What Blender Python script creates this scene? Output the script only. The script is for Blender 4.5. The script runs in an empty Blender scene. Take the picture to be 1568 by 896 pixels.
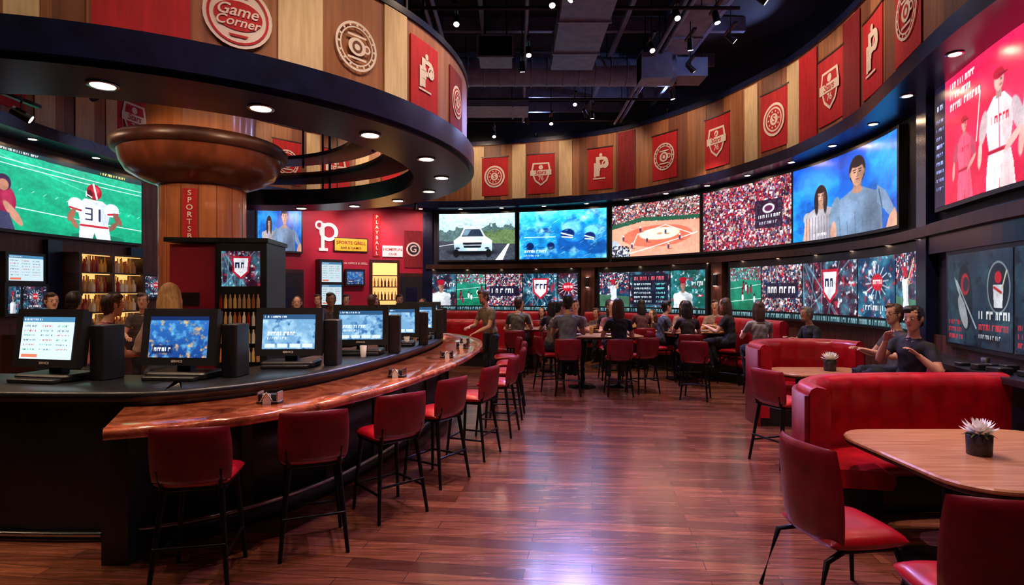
import bpy, math, random
import numpy as np
from mathutils import Vector, Matrix, kdtree
random.seed(7)
rng = np.random.default_rng(5)
scene = bpy.context.scene
COL = scene.collection
scene.view_settings.view_transform = 'Standard'

# ------------------------------------------------------------ materials
def lin(c):
    return tuple(((x/12.92) if x <= .04045 else ((x+.055)/1.055)**2.4) for x in c)
def rgb(r, g, b):
    return lin((r/255, g/255, b/255))
MATS = {}
def pm(name, c1, c2=None, scale=(6, 6, 6), rough=.5, metal=0., bump=0., coat=0., detail=4., emis=None, es=0., lo=.35, hi=.65, nscale=1.):
    if name in MATS: return MATS[name]
    m = bpy.data.materials.new(name); m.use_nodes = True
    nt = m.node_tree; n = nt.nodes; l = nt.links
    b = n['Principled BSDF']
    tc = n.new('ShaderNodeTexCoord'); mp = n.new('ShaderNodeMapping')
    mp.inputs['Scale'].default_value = scale
    l.new(tc.outputs['Object'], mp.inputs['Vector'])
    no = n.new('ShaderNodeTexNoise'); no.inputs['Scale'].default_value = nscale; no.inputs['Detail'].default_value = detail
    l.new(mp.outputs['Vector'], no.inputs['Vector'])
    cr = n.new('ShaderNodeValToRGB')
    if c2 is None: c2 = tuple(x*.8 for x in c1)
    cr.color_ramp.elements[0].position = lo; cr.color_ramp.elements[0].color = (*c2, 1)
    cr.color_ramp.elements[1].position = hi; cr.color_ramp.elements[1].color = (*c1, 1)
    l.new(no.outputs['Fac'], cr.inputs['Fac']); l.new(cr.outputs['Color'], b.inputs['Base Color'])
    b.inputs['Roughness'].default_value = rough; b.inputs['Metallic'].default_value = metal
    b.inputs['Coat Weight'].default_value = coat; b.inputs['Coat Roughness'].default_value = .12
    if bump:
        bp = n.new('ShaderNodeBump'); bp.inputs['Strength'].default_value = bump; bp.inputs['Distance'].default_value = .01
        l.new(no.outputs['Fac'], bp.inputs['Height']); l.new(bp.outputs['Normal'], b.inputs['Normal'])
    if emis:
        b.inputs['Emission Color'].default_value = (*emis, 1); b.inputs['Emission Strength'].default_value = es
    MATS[name] = m
    return m

def floor_mat():
    m = bpy.data.materials.new('floor_planks'); m.use_nodes = True
    nt = m.node_tree; n = nt.nodes; l = nt.links; b = n['Principled BSDF']
    tc = n.new('ShaderNodeTexCoord')
    mp = n.new('ShaderNodeMapping'); mp.inputs['Rotation'].default_value = (0, 0, math.radians(8))
    l.new(tc.outputs['Object'], mp.inputs['Vector'])
    br = n.new('ShaderNodeTexBrick')
    br.inputs['Scale'].default_value = 1.; br.inputs['Brick Width'].default_value = 1.2; br.inputs['Row Height'].default_value = .14
    br.inputs['Mortar Size'].default_value = .0026; br.inputs['Mortar Smooth'].default_value = .2
    br.inputs['Color1'].default_value = (*rgb(160, 96, 66), 1); br.inputs['Color2'].default_value = (*rgb(100, 54, 40), 1)
    br.inputs['Mortar'].default_value = (*rgb(48, 24, 18), 1); br.offset = .37
    l.new(mp.outputs['Vector'], br.inputs['Vector'])
    m2 = n.new('ShaderNodeMapping'); m2.inputs['Scale'].default_value = (1.6, 24, 1)
    m2.inputs['Rotation'].default_value = (0, 0, math.radians(8))
    l.new(tc.outputs['Object'], m2.inputs['Vector'])
    no = n.new('ShaderNodeTexNoise'); no.inputs['Scale'].default_value = 1.3; no.inputs['Detail'].default_value = 7
    no.inputs['Distortion'].default_value = .6
    l.new(m2.outputs['Vector'], no.inputs['Vector'])
    cr = n.new('ShaderNodeValToRGB'); cr.color_ramp.elements[0].position = .3; cr.color_ramp.elements[0].color = (.46, .42, .40, 1)
    cr.color_ramp.elements[1].position = .7; cr.color_ramp.elements[1].color = (1.15, 1.1, 1.05, 1)
    l.new(no.outputs['Fac'], cr.inputs['Fac'])
    mx = n.new('ShaderNodeMix'); mx.data_type = 'RGBA'; mx.blend_type = 'MULTIPLY'; mx.inputs[0].default_value = 1
    l.new(br.outputs['Color'], mx.inputs[6]); l.new(cr.outputs['Color'], mx.inputs[7])
    l.new(mx.outputs[2], b.inputs['Base Color'])
    mr = n.new('ShaderNodeMapRange'); mr.inputs['To Min'].default_value = .17; mr.inputs['To Max'].default_value = .33
    l.new(no.outputs['Fac'], mr.inputs['Value']); l.new(mr.outputs['Result'], b.inputs['Roughness'])
    bp = n.new('ShaderNodeBump'); bp.inputs['Strength'].default_value = .25; bp.inputs['Distance'].default_value = .004
    l.new(br.outputs['Fac'], bp.inputs['Height']); bp.invert = True
    l.new(bp.outputs['Normal'], b.inputs['Normal'])
    b.inputs['Coat Weight'].default_value = .6; b.inputs['Coat Roughness'].default_value = .16
    return m
def bar_mat():
    m = bpy.data.materials.new('polished_burl_bar'); m.use_nodes = True
    nt = m.node_tree; n = nt.nodes; l = nt.links; b = n['Principled BSDF']
    tc = n.new('ShaderNodeTexCoord')
    no = n.new('ShaderNodeTexNoise'); no.inputs['Scale'].default_value = 3.2; no.inputs['Detail'].default_value = 9
    no.inputs['Roughness'].default_value = .68; no.inputs['Distortion'].default_value = 1.6
    l.new(tc.outputs['Object'], no.inputs['Vector'])
    cr = n.new('ShaderNodeValToRGB'); e = cr.color_ramp.elements
    e[0].position = .3; e[0].color = (*rgb(84, 34, 22), 1); e[1].position = .72; e[1].color = (*rgb(232, 156, 112), 1)
    x = e.new(.45); x.color = (*rgb(156, 74, 44), 1); x = e.new(.56); x.color = (*rgb(200, 110, 70), 1)
    l.new(no.outputs['Fac'], cr.inputs['Fac']); l.new(cr.outputs['Color'], b.inputs['Base Color'])
    b.inputs['Roughness'].default_value = .14; b.inputs['Coat Weight'].default_value = .5; b.inputs['Coat Roughness'].default_value = .05
    return m
def emit(name, c, s):
    if name in MATS: return MATS[name]
    m = bpy.data.materials.new(name); m.use_nodes = True
    n = m.node_tree.nodes; b = n['Principled BSDF']
    b.inputs['Base Color'].default_value = (*c, 1)
    b.inputs['Emission Color'].default_value = (*c, 1); b.inputs['Emission Strength'].default_value = s
    MATS[name] = m
    return m
def screen_mat(s):
    k = 'screen_%.2f' % s
    if k in MATS: return MATS[k]
    m = bpy.data.materials.new(k); m.use_nodes = True
    nt = m.node_tree; n = nt.nodes; b = n['Principled BSDF']
    a = n.new('ShaderNodeAttribute'); a.attribute_name = 'pic'
    nt.links.new(a.outputs['Color'], b.inputs['Emission Color'])
    b.inputs['Emission Strength'].default_value = s
    b.inputs['Base Color'].default_value = (.01, .01, .012, 1); b.inputs['Roughness'].default_value = .3
    MATS[k] = m
    return m

M_floor = floor_mat(); M_bar = bar_mat()
M_black = pm('black_laminate', (.010, .010, .013), (.006, .006, .008), rough=.35)
M_blackm = pm('black_metal', (.012, .012, .013), rough=.35, metal=.6)
M_plast = pm('black_plastic', (.014, .014, .016), rough=.4)
M_ceil = pm('ceiling_black', (.012, .013, .026), (.007, .008, .018), rough=.9)
M_duct = pm('duct_dark', (.17, .19, .28), (.11, .13, .20), rough=.5, metal=.1)
M_navy = pm('navy_trim', rgb(22, 28, 62), rgb(16, 20, 46), rough=.26)
M_navywall = pm('navy_wall', rgb(26, 24, 40), rgb(18, 16, 30), rough=.6)
M_brown = pm('brown_panel', rgb(98, 54, 42), rgb(66, 34, 28), scale=(14, 14, .7), rough=.45)
M_redwall = pm('red_wall_paint', rgb(190, 18, 58), rgb(164, 14, 48), scale=(1, 1, 1), rough=.55)
M_wood = pm('band_wood', rgb(172, 112, 72), rgb(140, 86, 54), scale=(16, 16, .8), rough=.5, detail=6)
M_wood2 = pm('band_wood_dark', rgb(132, 78, 52), rgb(106, 60, 40), scale=(16, 16, .8), rough=.5, detail=6)
M_colw = pm('column_wood', rgb(186, 112, 64), rgb(154, 86, 46), scale=(12, 12, .5), rough=.35, detail=6, coat=.3)
M_cap = pm('capital_wood', rgb(120, 62, 38), rgb(96, 48, 28), scale=(8, 8, 3), rough=.3, detail=5, coat=.4)
M_cream = pm('cream_cloth', rgb(230, 204, 164), rgb(212, 184, 142), scale=(30, 30, 3), rough=.8)
M_bred = pm('red_cloth', rgb(200, 24, 38), rgb(176, 16, 30), scale=(20, 20, 3), rough=.75)
M_bdred = pm('dark_red_cloth', rgb(140, 14, 30), rgb(116, 10, 24), scale=(20, 20, 3), rough=.75)
M_white = pm('white_print', rgb(240, 228, 218), rgb(230, 216, 204), rough=.7)
M_leather = pm('red_leather', rgb(182, 12, 32), rgb(156, 8, 24), scale=(9, 9, 9), rough=.34, bump=.05, coat=.15)
M_leather2 = pm('dark_red_leather', rgb(136, 12, 28), rgb(112, 9, 22), scale=(9, 9, 9), rough=.38, bump=.05, coat=.15)
M_table = pm('table_wood', rgb(206, 150, 100), rgb(176, 118, 74), scale=(2, 26, 4), rough=.32, detail=6, coat=.3)
M_tabled = pm('table_dark', rgb(70, 36, 26), rgb(48, 24, 18), rough=.4)
M_steel = pm('steel', (.5, .5, .52), rough=.25, metal=1.)
M_lampw = emit('lamp_white', (1., .86, .72), 20)
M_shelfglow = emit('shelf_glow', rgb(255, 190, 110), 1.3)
M_yellow = pm('yellow_sign', rgb(240, 190, 40), rgb(225, 170, 30), rough=.5, emis=rgb(240, 190, 40), es=.3)
M_wsign = pm('white_sign', rgb(240, 235, 230), rough=.5, emis=(.9, .9, .9), es=.35)
M_petal = pm('white_petal', rgb(252, 250, 240), rgb(244, 240, 220), rough=.5)
M_pot = pm('dark_pot', rgb(56, 50, 52), rgb(30, 27, 30), scale=(40, 40, 40), rough=.5, bump=.2)
M_leaf = pm('green_leaf', rgb(70, 110, 60), rough=.5)
M_glass = pm('drink_glass', rgb(200, 170, 120), rgb(170, 100, 40), rough=.1)
M_paper = pm('paper', rgb(225, 220, 212), rough=.7)

# ------------------------------------------------------------ mesh builder
def ortho(d, hint=Vector((0, 0, 1))):
    d = d.normalized()
    if abs(d.dot(hint)) > .95: hint = Vector((0, 1, 0)) if abs(d.y) < .9 else Vector((1, 0, 0))
    r = d.cross(hint).normalized(); u = r.cross(d).normalized()
    return r, u
class MB:
    def __init__(s): s.v = []; s.f = []; s.m = []; s.sm = []; s.mats = []
    def mi(s, m):
        if m not in s.mats: s.mats.append(m)
        return s.mats.index(m)
    def add(s, vs, fs, m, smooth=False, M=None):
        o = len(s.v); k = s.mi(m)
        for v in vs:
            v = Vector(v)
            s.v.append(M @ v if M else v)
        for f in fs:
            s.f.append([i+o for i in f]); s.m.append(k); s.sm.append(smooth)
    def box(s, x0, x1, y0, y1, z0, z1, m, M=None, r=0.):
        if r <= 0:
            vs = [(x0,y0,z0),(x1,y0,z0),(x1,y1,z0),(x0,y1,z0),(x0,y0,z1),(x1,y0,z1),(x1,y1,z1),(x0,y1,z1)]
            fs = [(0,3,2,1),(4,5,6,7),(0,1,5,4),(1,2,6,5),(2,3,7,6),(3,0,4,7)]
            s.add(vs, fs, m, False, M)
        else:
            def ring(ins, z):
                out = []
                for cx, cy, a0 in ((x1-r, y1-r, 0), (x0+r, y1-r, 90), (x0+r, y0+r, 180), (x1-r, y0+r, 270)):
                    for k in range(7):
                        a = math.radians(a0+k*15)
                        out.append((cx+(r-ins)*math.cos(a), cy+(r-ins)*math.sin(a), z))
                return out
            c = min(r*.35, (z1-z0)*.3)
            rings = [ring(c, z0), ring(0, z0+c), ring(0, z1-c), ring(c, z1)]
            s.rings(rings, m, True, M)
    def rings(s, rings, m, cap=True, M=None, smooth=False, closed=True):
        n = len(rings[0]); vs = [p for r in rings for p in r]; fs = []
        for i in range(len(rings)-1):
            for j in range(n if closed else n-1):
                k = (j+1) % n
                fs.append((i*n+j, i*n+k, (i+1)*n+k, (i+1)*n+j))
        s.add(vs, fs, m, smooth, M)
        if cap:
            s.add(rings[0], [tuple(range(n-1, -1, -1))], m, False, M); s.add(rings[-1], [tuple(range(n))], m, False, M)
    def tube(s, pts, rad, m, n=10, cap=True, M=None, flat=1., hint=Vector((0, 0, 1))):
        pts = [Vector(p) for p in pts]
        if not hasattr(rad, '__len__'): rad = [rad]*len(pts)
        rs = []; 
        for i, p in enumerate(pts):
            d = pts[min(i+1, len(pts)-1)]-pts[max(i-1, 0)]
            r, u = ortho(d, hint)
            rs.append([p+r*(math.cos(a)*rad[i])+u*(math.sin(a)*rad[i]*flat) for a in [2*math.pi*k/n for k in range(n)]])
        s.rings(rs, m, cap, M, True)
    def rev(s, prof, m, c=(0, 0, 0), n=32, M=None, smooth=True, cap=True):
        rs = [[(c[0]+r*math.cos(2*math.pi*k/n), c[1]+r*math.sin(2*math.pi*k/n), c[2]+z) for k in range(n)] for r, z in prof]
        s.rings(rs, m, cap, M, smooth)
    def pillow(s, fc, t, m, nu=14, nv=10, M=None):
        F = []; B = []
        for j in range(nv+1):
            v = math.sin(math.pi/2*(2*j/nv-1))
            for i in range(nu+1):
                u = math.sin(math.pi/2*(2*i/nu-1))
                uu = u*math.sqrt(1-.10*v*v); vv = v*math.sqrt(1-.10*u*u)
                c, n_ = fc(uu, vv); c = Vector(c); n_ = Vector(n_).normalized()
                e = math.sqrt(max(0, 1-abs(u)**5))*math.sqrt(max(0, 1-abs(v)**5))
                F.append(c+n_*t*e); B.append(c-n_*t*e)
        N = nu+1; fs = []; fb = []
        for j in range(nv):
            for i in range(nu):
                a = j*N+i
                fs.append((a, a+1, a+N+1, a+N)); fb.append((a, a+N, a+N+1, a+1))
        s.add(F, fs, m, True, M); s.add(B, fb, m, True, M)
    def obj(s, name, loc=(0, 0, 0), yaw=0., parent=None, weld=True):
        me = mesh_from(s, name, weld)
        return place(me, name, loc, yaw, parent)
def mesh_from(s, name, weld=True):
    me = bpy.data.meshes.new(name)
    me.from_pydata([tuple(v) for v in s.v], [], s.f)
    for m in s.mats: me.materials.append(m)
    me.polygons.foreach_set('material_index', s.m); me.polygons.foreach_set('use_smooth', s.sm)
    me.update()
    return me
def place(me, name, loc=(0, 0, 0), yaw=0., parent=None, sc=1.):
    o = bpy.data.objects.new(name, me); COL.objects.link(o)
    o.location = loc; o.rotation_euler = (0, 0, yaw); o.scale = (sc, sc, sc)
    if parent: o.parent = parent
    return o
def yaw_to(dx, dy): return math.atan2(-dx, dy)

# ------------------------------------------------------------ plan curves
class Crv:
    def __init__(s, pts, closed=False, res=16):
        P = [np.array(p, float) for p in pts]; n = len(P); out = []
        segs = n if closed else n-1
        for i in range(segs):
            if closed: a, b, c, d = P[(i-1) % n], P[i], P[(i+1) % n], P[(i+2) % n]
            else:
                b, c = P[i], P[i+1]; a = P[i-1] if i > 0 else 2*b-c; d = P[i+2] if i+2 < n else 2*c-b
            for k in range(res):
                t = k/res
                out.append(.5*((2*b)+(c-a)*t+(2*a-5*b+4*c-d)*t*t+(3*b-a-3*c+d)*t**3))
        out.append(P[0] if closed else P[-1])
        s.p = np.array(out); dl = np.linalg.norm(np.diff(s.p, axis=0), axis=1)
        s.s = np.concatenate([[0], np.cumsum(dl)]); s.L = s.s[-1]; s.closed = closed
    def at(s, t):
        if s.closed: t = t % s.L
        if not s.closed and (t < 0 or t > s.L):
            e = 0 if t < 0 else s.L
            tx, ty = s.tan(min(max(t, .01), s.L-.01)); x, y = s.at(e)
            return x+tx*(t-e), y+ty*(t-e)
        return float(np.interp(t, s.s, s.p[:, 0])), float(np.interp(t, s.s, s.p[:, 1]))
    def tan(s, t, e=.05):
        if not s.closed: t = min(max(t, e), s.L-e)
        a = s.at(t-e); b = s.at(t+e); dx, dy = b[0]-a[0], b[1]-a[1]; l = math.hypot(dx, dy) or 1
        return dx/l, dy/l
    def P(s, t, off, z):
        x, y = s.at(t); tx, ty = s.tan(t)
        return (x-ty*off, y+tx*off, z)
    def toward(s, r, ymin=2.):
        for i in range(len(s.p)-1):
            x0, y0 = s.p[i]; x1, y1 = s.p[i+1]
            if y0 < ymin or y1 < ymin: continue
            a = x0-r*y0; b = x1-r*y1
            if a >= 0 > b or (a > 0 >= b):
                return s.s[i]+(s.s[i+1]-s.s[i])*a/(a-b)
        return None
def slab(mb, c, s0, s1, z0, z1, o0, o1, m, ds=.2, smooth=True, r=0.):
    n = max(2, int(abs(s1-s0)/ds)+1)
    rs = []
    for i in range(n+1):
        t = s0+(s1-s0)*i/n
        rs.append([c.P(t, o0, z0), c.P(t, o1, z0), c.P(t, o1, z1), c.P(t, o0, z1)])
    mb.rings(rs, m, True)
def sweep(mb, c, s0, s1, prof, m, ds=.05, cap=True, smooth=True):
    n = max(2, int(abs(s1-s0)/ds)+1); rs = []
    for i in range(n+1):
        t = s0+(s1-s0)*i/n
        rs.append([c.P(t, o, z) for o, z in prof(t)])
    mb.rings(rs, m, cap, None, smooth)
def cmap(c, s0, z0, off=0.):
    return lambda u, v, o=0.: c.P(s0-u, off+o, z0+v)
def decal(mb, mf, vs, fs, m, o=0., sc=1., dx=0., dy=0.):
    mb.add([mf(x*sc+dx, y*sc+dy, o) for x, y in vs], fs, m)
TXT = {}
def text2d(body):
    if body in TXT: return TXT[body]
    cu = bpy.data.curves.new('t', 'FONT'); cu.body = body; cu.size = 1; cu.resolution_u = 3
    cu.align_x = 'CENTER'; cu.align_y = 'CENTER'; cu.offset = .016
    o = bpy.data.objects.new('t', cu); COL.objects.link(o)
    dg = bpy.context.evaluated_depsgraph_get(); dg.update()
    me = o.evaluated_get(dg).to_mesh()
    vs = [(v.co.x, v.co.y) for v in me.vertices]; fs = [tuple(p.vertices) for p in me.polygons]
    bpy.data.objects.remove(o); bpy.data.curves.remove(cu)
    TXT[body] = (vs, fs)
    return TXT[body]
def txt(mb, mf, body, size, m, o=.01, dx=0, dy=0, sx=1., sh=0.):
    vs, fs = text2d(body); decal(mb, mf, [(x*sx+sh*y, y) for x, y in vs], fs, m, o, size, dx, dy)
def disc(mb, mf, r, m, o=0., dx=0, dy=0, n=28, ry=None):
    ry = ry or r
    vs = [(0, 0)]+[(r*math.cos(2*math.pi*k/n), ry*math.sin(2*math.pi*k/n)) for k in range(n)]
    decal(mb, mf, vs, [(0, 1+k, 1+(k+1) % n) for k in range(n)], m, o, 1, dx, dy)
def ring(mb, mf, r0, r1, m, o=0., dx=0, dy=0, n=32):
    vs = [(r*math.cos(2*math.pi*k/n), r*math.sin(2*math.pi*k/n)) for r in (r0, r1) for k in range(n)]
    decal(mb, mf, vs, [(k, (k+1) % n, n+(k+1) % n, n+k) for k in range(n)], m, o, 1, dx, dy)
def poly2(mb, mf, pts, m, o=0.): decal(mb, mf, pts, [tuple(range(len(pts)))], m, o)
def panel(mb, mf, w, h, m, o=0., dx=0, dy=0, t=.012, n=6):
    rs = []
    for i in range(n+1):
        u = -w/2+w*i/n+dx
        rs.append([mf(u, -h/2+dy, o), mf(u, h/2+dy, o), mf(u, h/2+dy, o+t), mf(u, -h/2+dy, o+t)])
    mb.rings(rs, m, True)
def logo(mb, mf, r, kind, o, A, B):
    if kind == 0:
        disc(mb, mf, r, A, o); ring(mb, mf, r*.82, r*.89, B, o+.004); disc(mb, mf, r*.7, B, o+.004, ry=r*.46)
        txt(mb, mf, 'Game', r*.5, A, o+.008, 0, r*.14, sh=.3); txt(mb, mf, 'Corner', r*.42, A, o+.008, 0, -r*.2, sh=.3)
        poly2(mb, mf, [(-r*.3, r*.58), (r*.3, r*.58), (r*.2, r*.66), (-r*.2, r*.66)], B, o+.006); poly2(mb, mf, [(-r*.2, -r*.66), (r*.2, -r*.66), (r*.3, -r*.58), (-r*.3, -r*.58)], B, o+.006)
    elif kind == 1:
        ring(mb, mf, r*.9, r, A, o); ring(mb, mf, r*.74, r*.8, A, o)
        # coffee-cup / ball emblem
        disc(mb, mf, r*.42, A, o+.003, 0, -r*.02, ry=r*.36); ring(mb, mf, r*.14, r*.24, B, o+.006, 0, -r*.02); ring(mb, mf, r*.1, r*.18, A, o+.003, r*.48, 0)
        panel(mb, mf, r*.9, r*.09, A, o, 0, r*.42, .003); panel(mb, mf, r*.9, r*.09, A, o, 0, -r*.5, .003)
        for k in range(16):
            a = k*math.pi/8
            disc(mb, mf, r*.05, A, o+.003, math.cos(a)*r*.85, math.sin(a)*r*.85, 8)
    elif kind == 2:
        txt(mb, mf, 'P', r*2.2, A, o, r*.12, r*.1, 1.2); txt(mb, mf, 'F', r*1.6, A, o+.002, -r*.35, -r*.15); 
        panel(mb, mf, r*1.2, r*.1, A, o, -r*.1, -r*.78, .002); disc(mb, mf, r*.16, A, o+.003, r*.05, r*1.1); ring(mb, mf, r*.22, r*.34, A, o+.003, r*.5, r*.35)
    elif kind == 3:
        disc(mb, mf, r*.95, A, o); disc(mb, mf, r*.8, B, o+.004); ring(mb, mf, r*.6, r*.7, A, o+.006); disc(mb, mf, r*.34, A, o+.007); txt(mb, mf, 'S', r*.6, B, o+.010)
        for k in range(10):
            a = k*math.pi/5; disc(mb, mf, r*.06, A, o+.008, math.cos(a)*r*.47, math.sin(a)*r*.47, 8)
    else:
        # crest with script name
        poly2(mb, mf, [(-r*.75, r*.95), (r*.75, r*.95), (r*.9, r*.2), (r*.55, -r*.6), (0, -r*1.0), (-r*.55, -r*.6), (-r*.9, r*.2)], A, o)
        poly2(mb, mf, [(-r*.62, r*.82), (r*.62, r*.82), (r*.74, r*.2), (r*.45, -r*.5), (0, -r*.82), (-r*.45, -r*.5), (-r*.74, r*.2)], B, o+.004)
        panel(mb, mf, r*1.9, r*.46, A, o+.006, 0, r*.1, .003); txt(mb, mf, 'Stars', r*.5, B, o+.012, 0, r*.12, sh=.25)
        disc(mb, mf, r*.2, A, o+.008, 0, r*.56); txt(mb, mf, '76', r*.5, A, o+.008, 0, -r*.38)

WALL = Crv([(4.9,-2.2),(4.8,.5),(4.75,3.2),(4.98,5.3),(5.45,7.0),(5.9,8.6),(6.0,10.2),(5.8,11.7),(4.95,14.0),(3.1,16.3),(.3,17.5),
            (-2.5,17.9),(-5.,16.9),(-6.9,15.1),(-8.,12.6),(-8.4,10),(-8.4,7),(-8.3,3.5),(-8.2,-2.2)])
def S(px): return WALL.toward((px-784)/870)

# ------------------------------------------------------------ screen painting
class Cv:
    def __init__(s, a, h=90):
        s.a = a; s.h = h; s.w = int(a*h)
        s.X, s.Y = np.meshgrid((np.arange(s.w)+.5)/h, (np.arange(h)+.5)/h)
        s.im = np.zeros((h, s.w, 3)); s.px = 1./h
    def fill(s, c, al=1.): s.im = s.im*(1-al)+np.array(c)/255*al
    def blend(s, al, c):
        al = np.clip(al, 0, 1)[..., None]; s.im = s.im*(1-al)+(np.array(c)/255)*al
    def grad(s, c0, c1):
        t = s.Y[..., None]; s.im = (np.array(c0)*(1-t)+np.array(c1)*t)/255
    def ell(s, x, y, rx, ry, c, rot=0, al=1., soft=None):
        dx = s.X-x; dy = s.Y-y; ca, sa = math.cos(rot), math.sin(rot)
        u = (dx*ca+dy*sa)/rx; v = (-dx*sa+dy*ca)/ry
        d = np.sqrt(u*u+v*v); k = min(rx, ry)/(soft or s.px*1.2)
        s.blend(np.clip((1-d)*k+.5, 0, 1)*al, c)
    def poly(s, pts, c, al=1.):
        ins = np.zeros(s.X.shape, bool); n = len(pts)
        for i in range(n):
            x0, y0 = pts[i]; x1, y1 = pts[(i+1) % n]
            if y0 == y1: continue
            cond = ((s.Y >= min(y0, y1)) & (s.Y < max(y0, y1)))
            xi = x0+(s.Y-y0)*(x1-x0)/(y1-y0)
            ins ^= cond & (s.X < xi)
        s.blend(ins*al, c)
    def line(s, p, q, w, c, al=1.):
        px, py = q[0]-p[0], q[1]-p[1]; L2 = px*px+py*py or 1e-6
        t = np.clip(((s.X-p[0])*px+(s.Y-p[1])*py)/L2, 0, 1)
        d = np.hypot(s.X-p[0]-t*px, s.Y-p[1]-t*py)
        s.blend(np.clip((w-d)/s.px+.5, 0, 1)*al, c)
    def noise(s, sc, seed=0, oct=3):
        r = np.random.default_rng(seed); out = np.zeros(s.X.shape); am = 1; tot = 0
        for o in range(oct):
            gx, gy = int(s.a*sc)+3, int(sc)+3; g = r.random((gy, gx))
            fx = s.X*sc; fy = s.Y*sc; ix = fx.astype(int); iy = fy.astype(int); tx = fx-ix; ty = fy-iy
            tx = tx*tx*(3-2*tx); ty = ty*ty*(3-2*ty)
            out += am*((g[iy, ix]*(1-tx)+g[iy, ix+1]*tx)*(1-ty)+(g[iy+1, ix]*(1-tx)+g[iy+1, ix+1]*tx)*ty)
            tot += am; am *= .55; sc *= 2
        return out/tot
    def photo(s, seed=1, am=.34):
        # uneven exposure + fine texture so footage does not read as flat fills
        n = s.noise(5, seed, 4); m = s.noise(22, seed+7, 2)
        s.im = s.im*(1-am/2+am*n)[..., None]*(.93+.14*m)[..., None]
        s.im += np.random.default_rng(seed).normal(0, .018, s.im.shape[:2])[..., None]
        s.im = np.clip((s.im-.5)*1.12+.51, 0, 1); return s
    def crowd(s, y0, y1, cols, n, r=.012, seed=1, x0=0, x1=None):
        R = np.random.default_rng(seed); x1 = x1 or s.a
        H, W = s.h, s.w
        for i in range(n):
            x = R.uniform(x0, x1); y = R.uniform(y0, y1); c = np.array(cols[R.integers(len(cols))])/255*R.uniform(.6, 1.1)
            rr = r*R.uniform(.6, 1.3)
            ix0 = max(0, int((x-rr)*H)); ix1 = min(W, int((x+rr)*H)+1); iy0 = max(0, int((y-rr*1.3)*H)); iy1 = min(H, int((y+rr*1.3)*H)+1)
            s.im[iy0:iy1, ix0:ix1] = np.clip(c, 0, 1)
    def tline(s, x, y, w, h, c, seed=0):
        R = np.random.default_rng(seed); t = x
        while t < x+w:
            lw = h*R.uniform(.45, .75); k = R.integers(3)
            s.poly([(t, y), (t+lw*.35, y), (t+lw*.35, y+h), (t, y+h)], c)
            if k: s.poly([(t, y+h*.7), (t+lw, y+h*.7), (t+lw, y+h), (t, y+h)], c)
            if k == 2: s.poly([(t+lw*.7, y), (t+lw, y), (t+lw, y+h), (t+lw*.7, y+h)], c)
            t += lw*1.35 if R.random() > .15 else lw*2
    def bust(s, x, y, k, skin, hair, shirt, lng=False):
        dk = [c*.62 for c in shirt]; lt = [min(255, c*1.18) for c in shirt]
        if lng:
            s.ell(x, y-.10*k, .17*k, .34*k, hair); 
        s.poly([(x-.42*k, y-1.2*k), (x-.40*k, y-.42*k), (x-.30*k, y-.30*k), (x-.08*k, y-.2*k), (x+.08*k, y-.2*k), (x+.30*k, y-.30*k), (x+.40*k, y-.42*k), (x+.44*k, y-1.2*k)], shirt)
        s.ell(x-.33*k, y-.42*k, .1*k, .13*k, shirt); s.ell(x+.33*k, y-.42*k, .1*k, .13*k, shirt)
        s.ell(x-.16*k, y-.5*k, .16*k, .16*k, lt, al=.6, soft=.12*k); s.ell(x+.26*k, y-.7*k, .16*k, .42*k, dk, al=.55, soft=.12*k); s.ell(x, y-.9*k, .1*k, .3*k, dk, al=.3, soft=.12*k)
        for q in range(5): s.line((x-.3*k+.13*k*q, y-.5*k-.1*k*(q % 2)), (x-.26*k+.12*k*q, y-.95*k), .006*k, dk, .5)
        s.poly([(x-.07*k, y-.25*k), (x+.07*k, y-.25*k), (x+.06*k, y-.08*k), (x-.06*k, y-.08*k)], [c*.72 for c in skin])
        s.ell(x, y-.22*k, .085*k, .05*k, [c*.85 for c in skin])
        s.ell(x, y+.03*k, .135*k, .185*k, hair)
        s.ell(x-.112*k, y-.01*k, .018*k, .035*k, [c*.8 for c in skin]); s.ell(x+.112*k, y-.01*k, .018*k, .035*k, [c*.7 for c in skin])
        s.ell(x, y-.01*k, .108*k, .13*k, skin); s.ell(x, y-.075*k, .082*k, .095*k, skin)
        s.ell(x, y+.115*k, .11*k, .05*k, hair)
        if lng:
            s.ell(x-.11*k, y-.12*k, .05*k, .25*k, hair); s.ell(x+.11*k, y-.12*k, .05*k, .25*k, hair)
        s.ell(x+.075*k, y-.03*k, .045*k, .12*k, [c*.55 for c in skin], al=.5, soft=.05*k); s.ell(x-.04*k, y-.03*k, .03*k, .04*k, [min(255, c*1.12) for c in skin], al=.5, soft=.04*k)
        s.ell(x, y-.125*k, .06*k, .035*k, [c*.75 for c in skin], al=.5, soft=.03*k)
        s.ell(x-.042*k, y+.006*k, .018*k, .008*k, (30, 22, 22)); s.ell(x+.042*k, y+.006*k, .018*k, .008*k, (30, 22, 22))
        s.line((x-.066*k, y+.034*k), (x-.022*k, y+.038*k), .006*k, hair); s.line((x+.066*k, y+.034*k), (x+.022*k, y+.038*k), .006*k, hair)
        s.line((x+.006*k, y), (x+.014*k, y-.045*k), .007*k, [c*.72 for c in skin]); s.line((x-.012*k, y-.05*k), (x+.014*k, y-.05*k), .005*k, [c*.6 for c in skin])
        s.ell(x, y-.085*k, .032*k, .008*k, (140, 66, 64))
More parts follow.
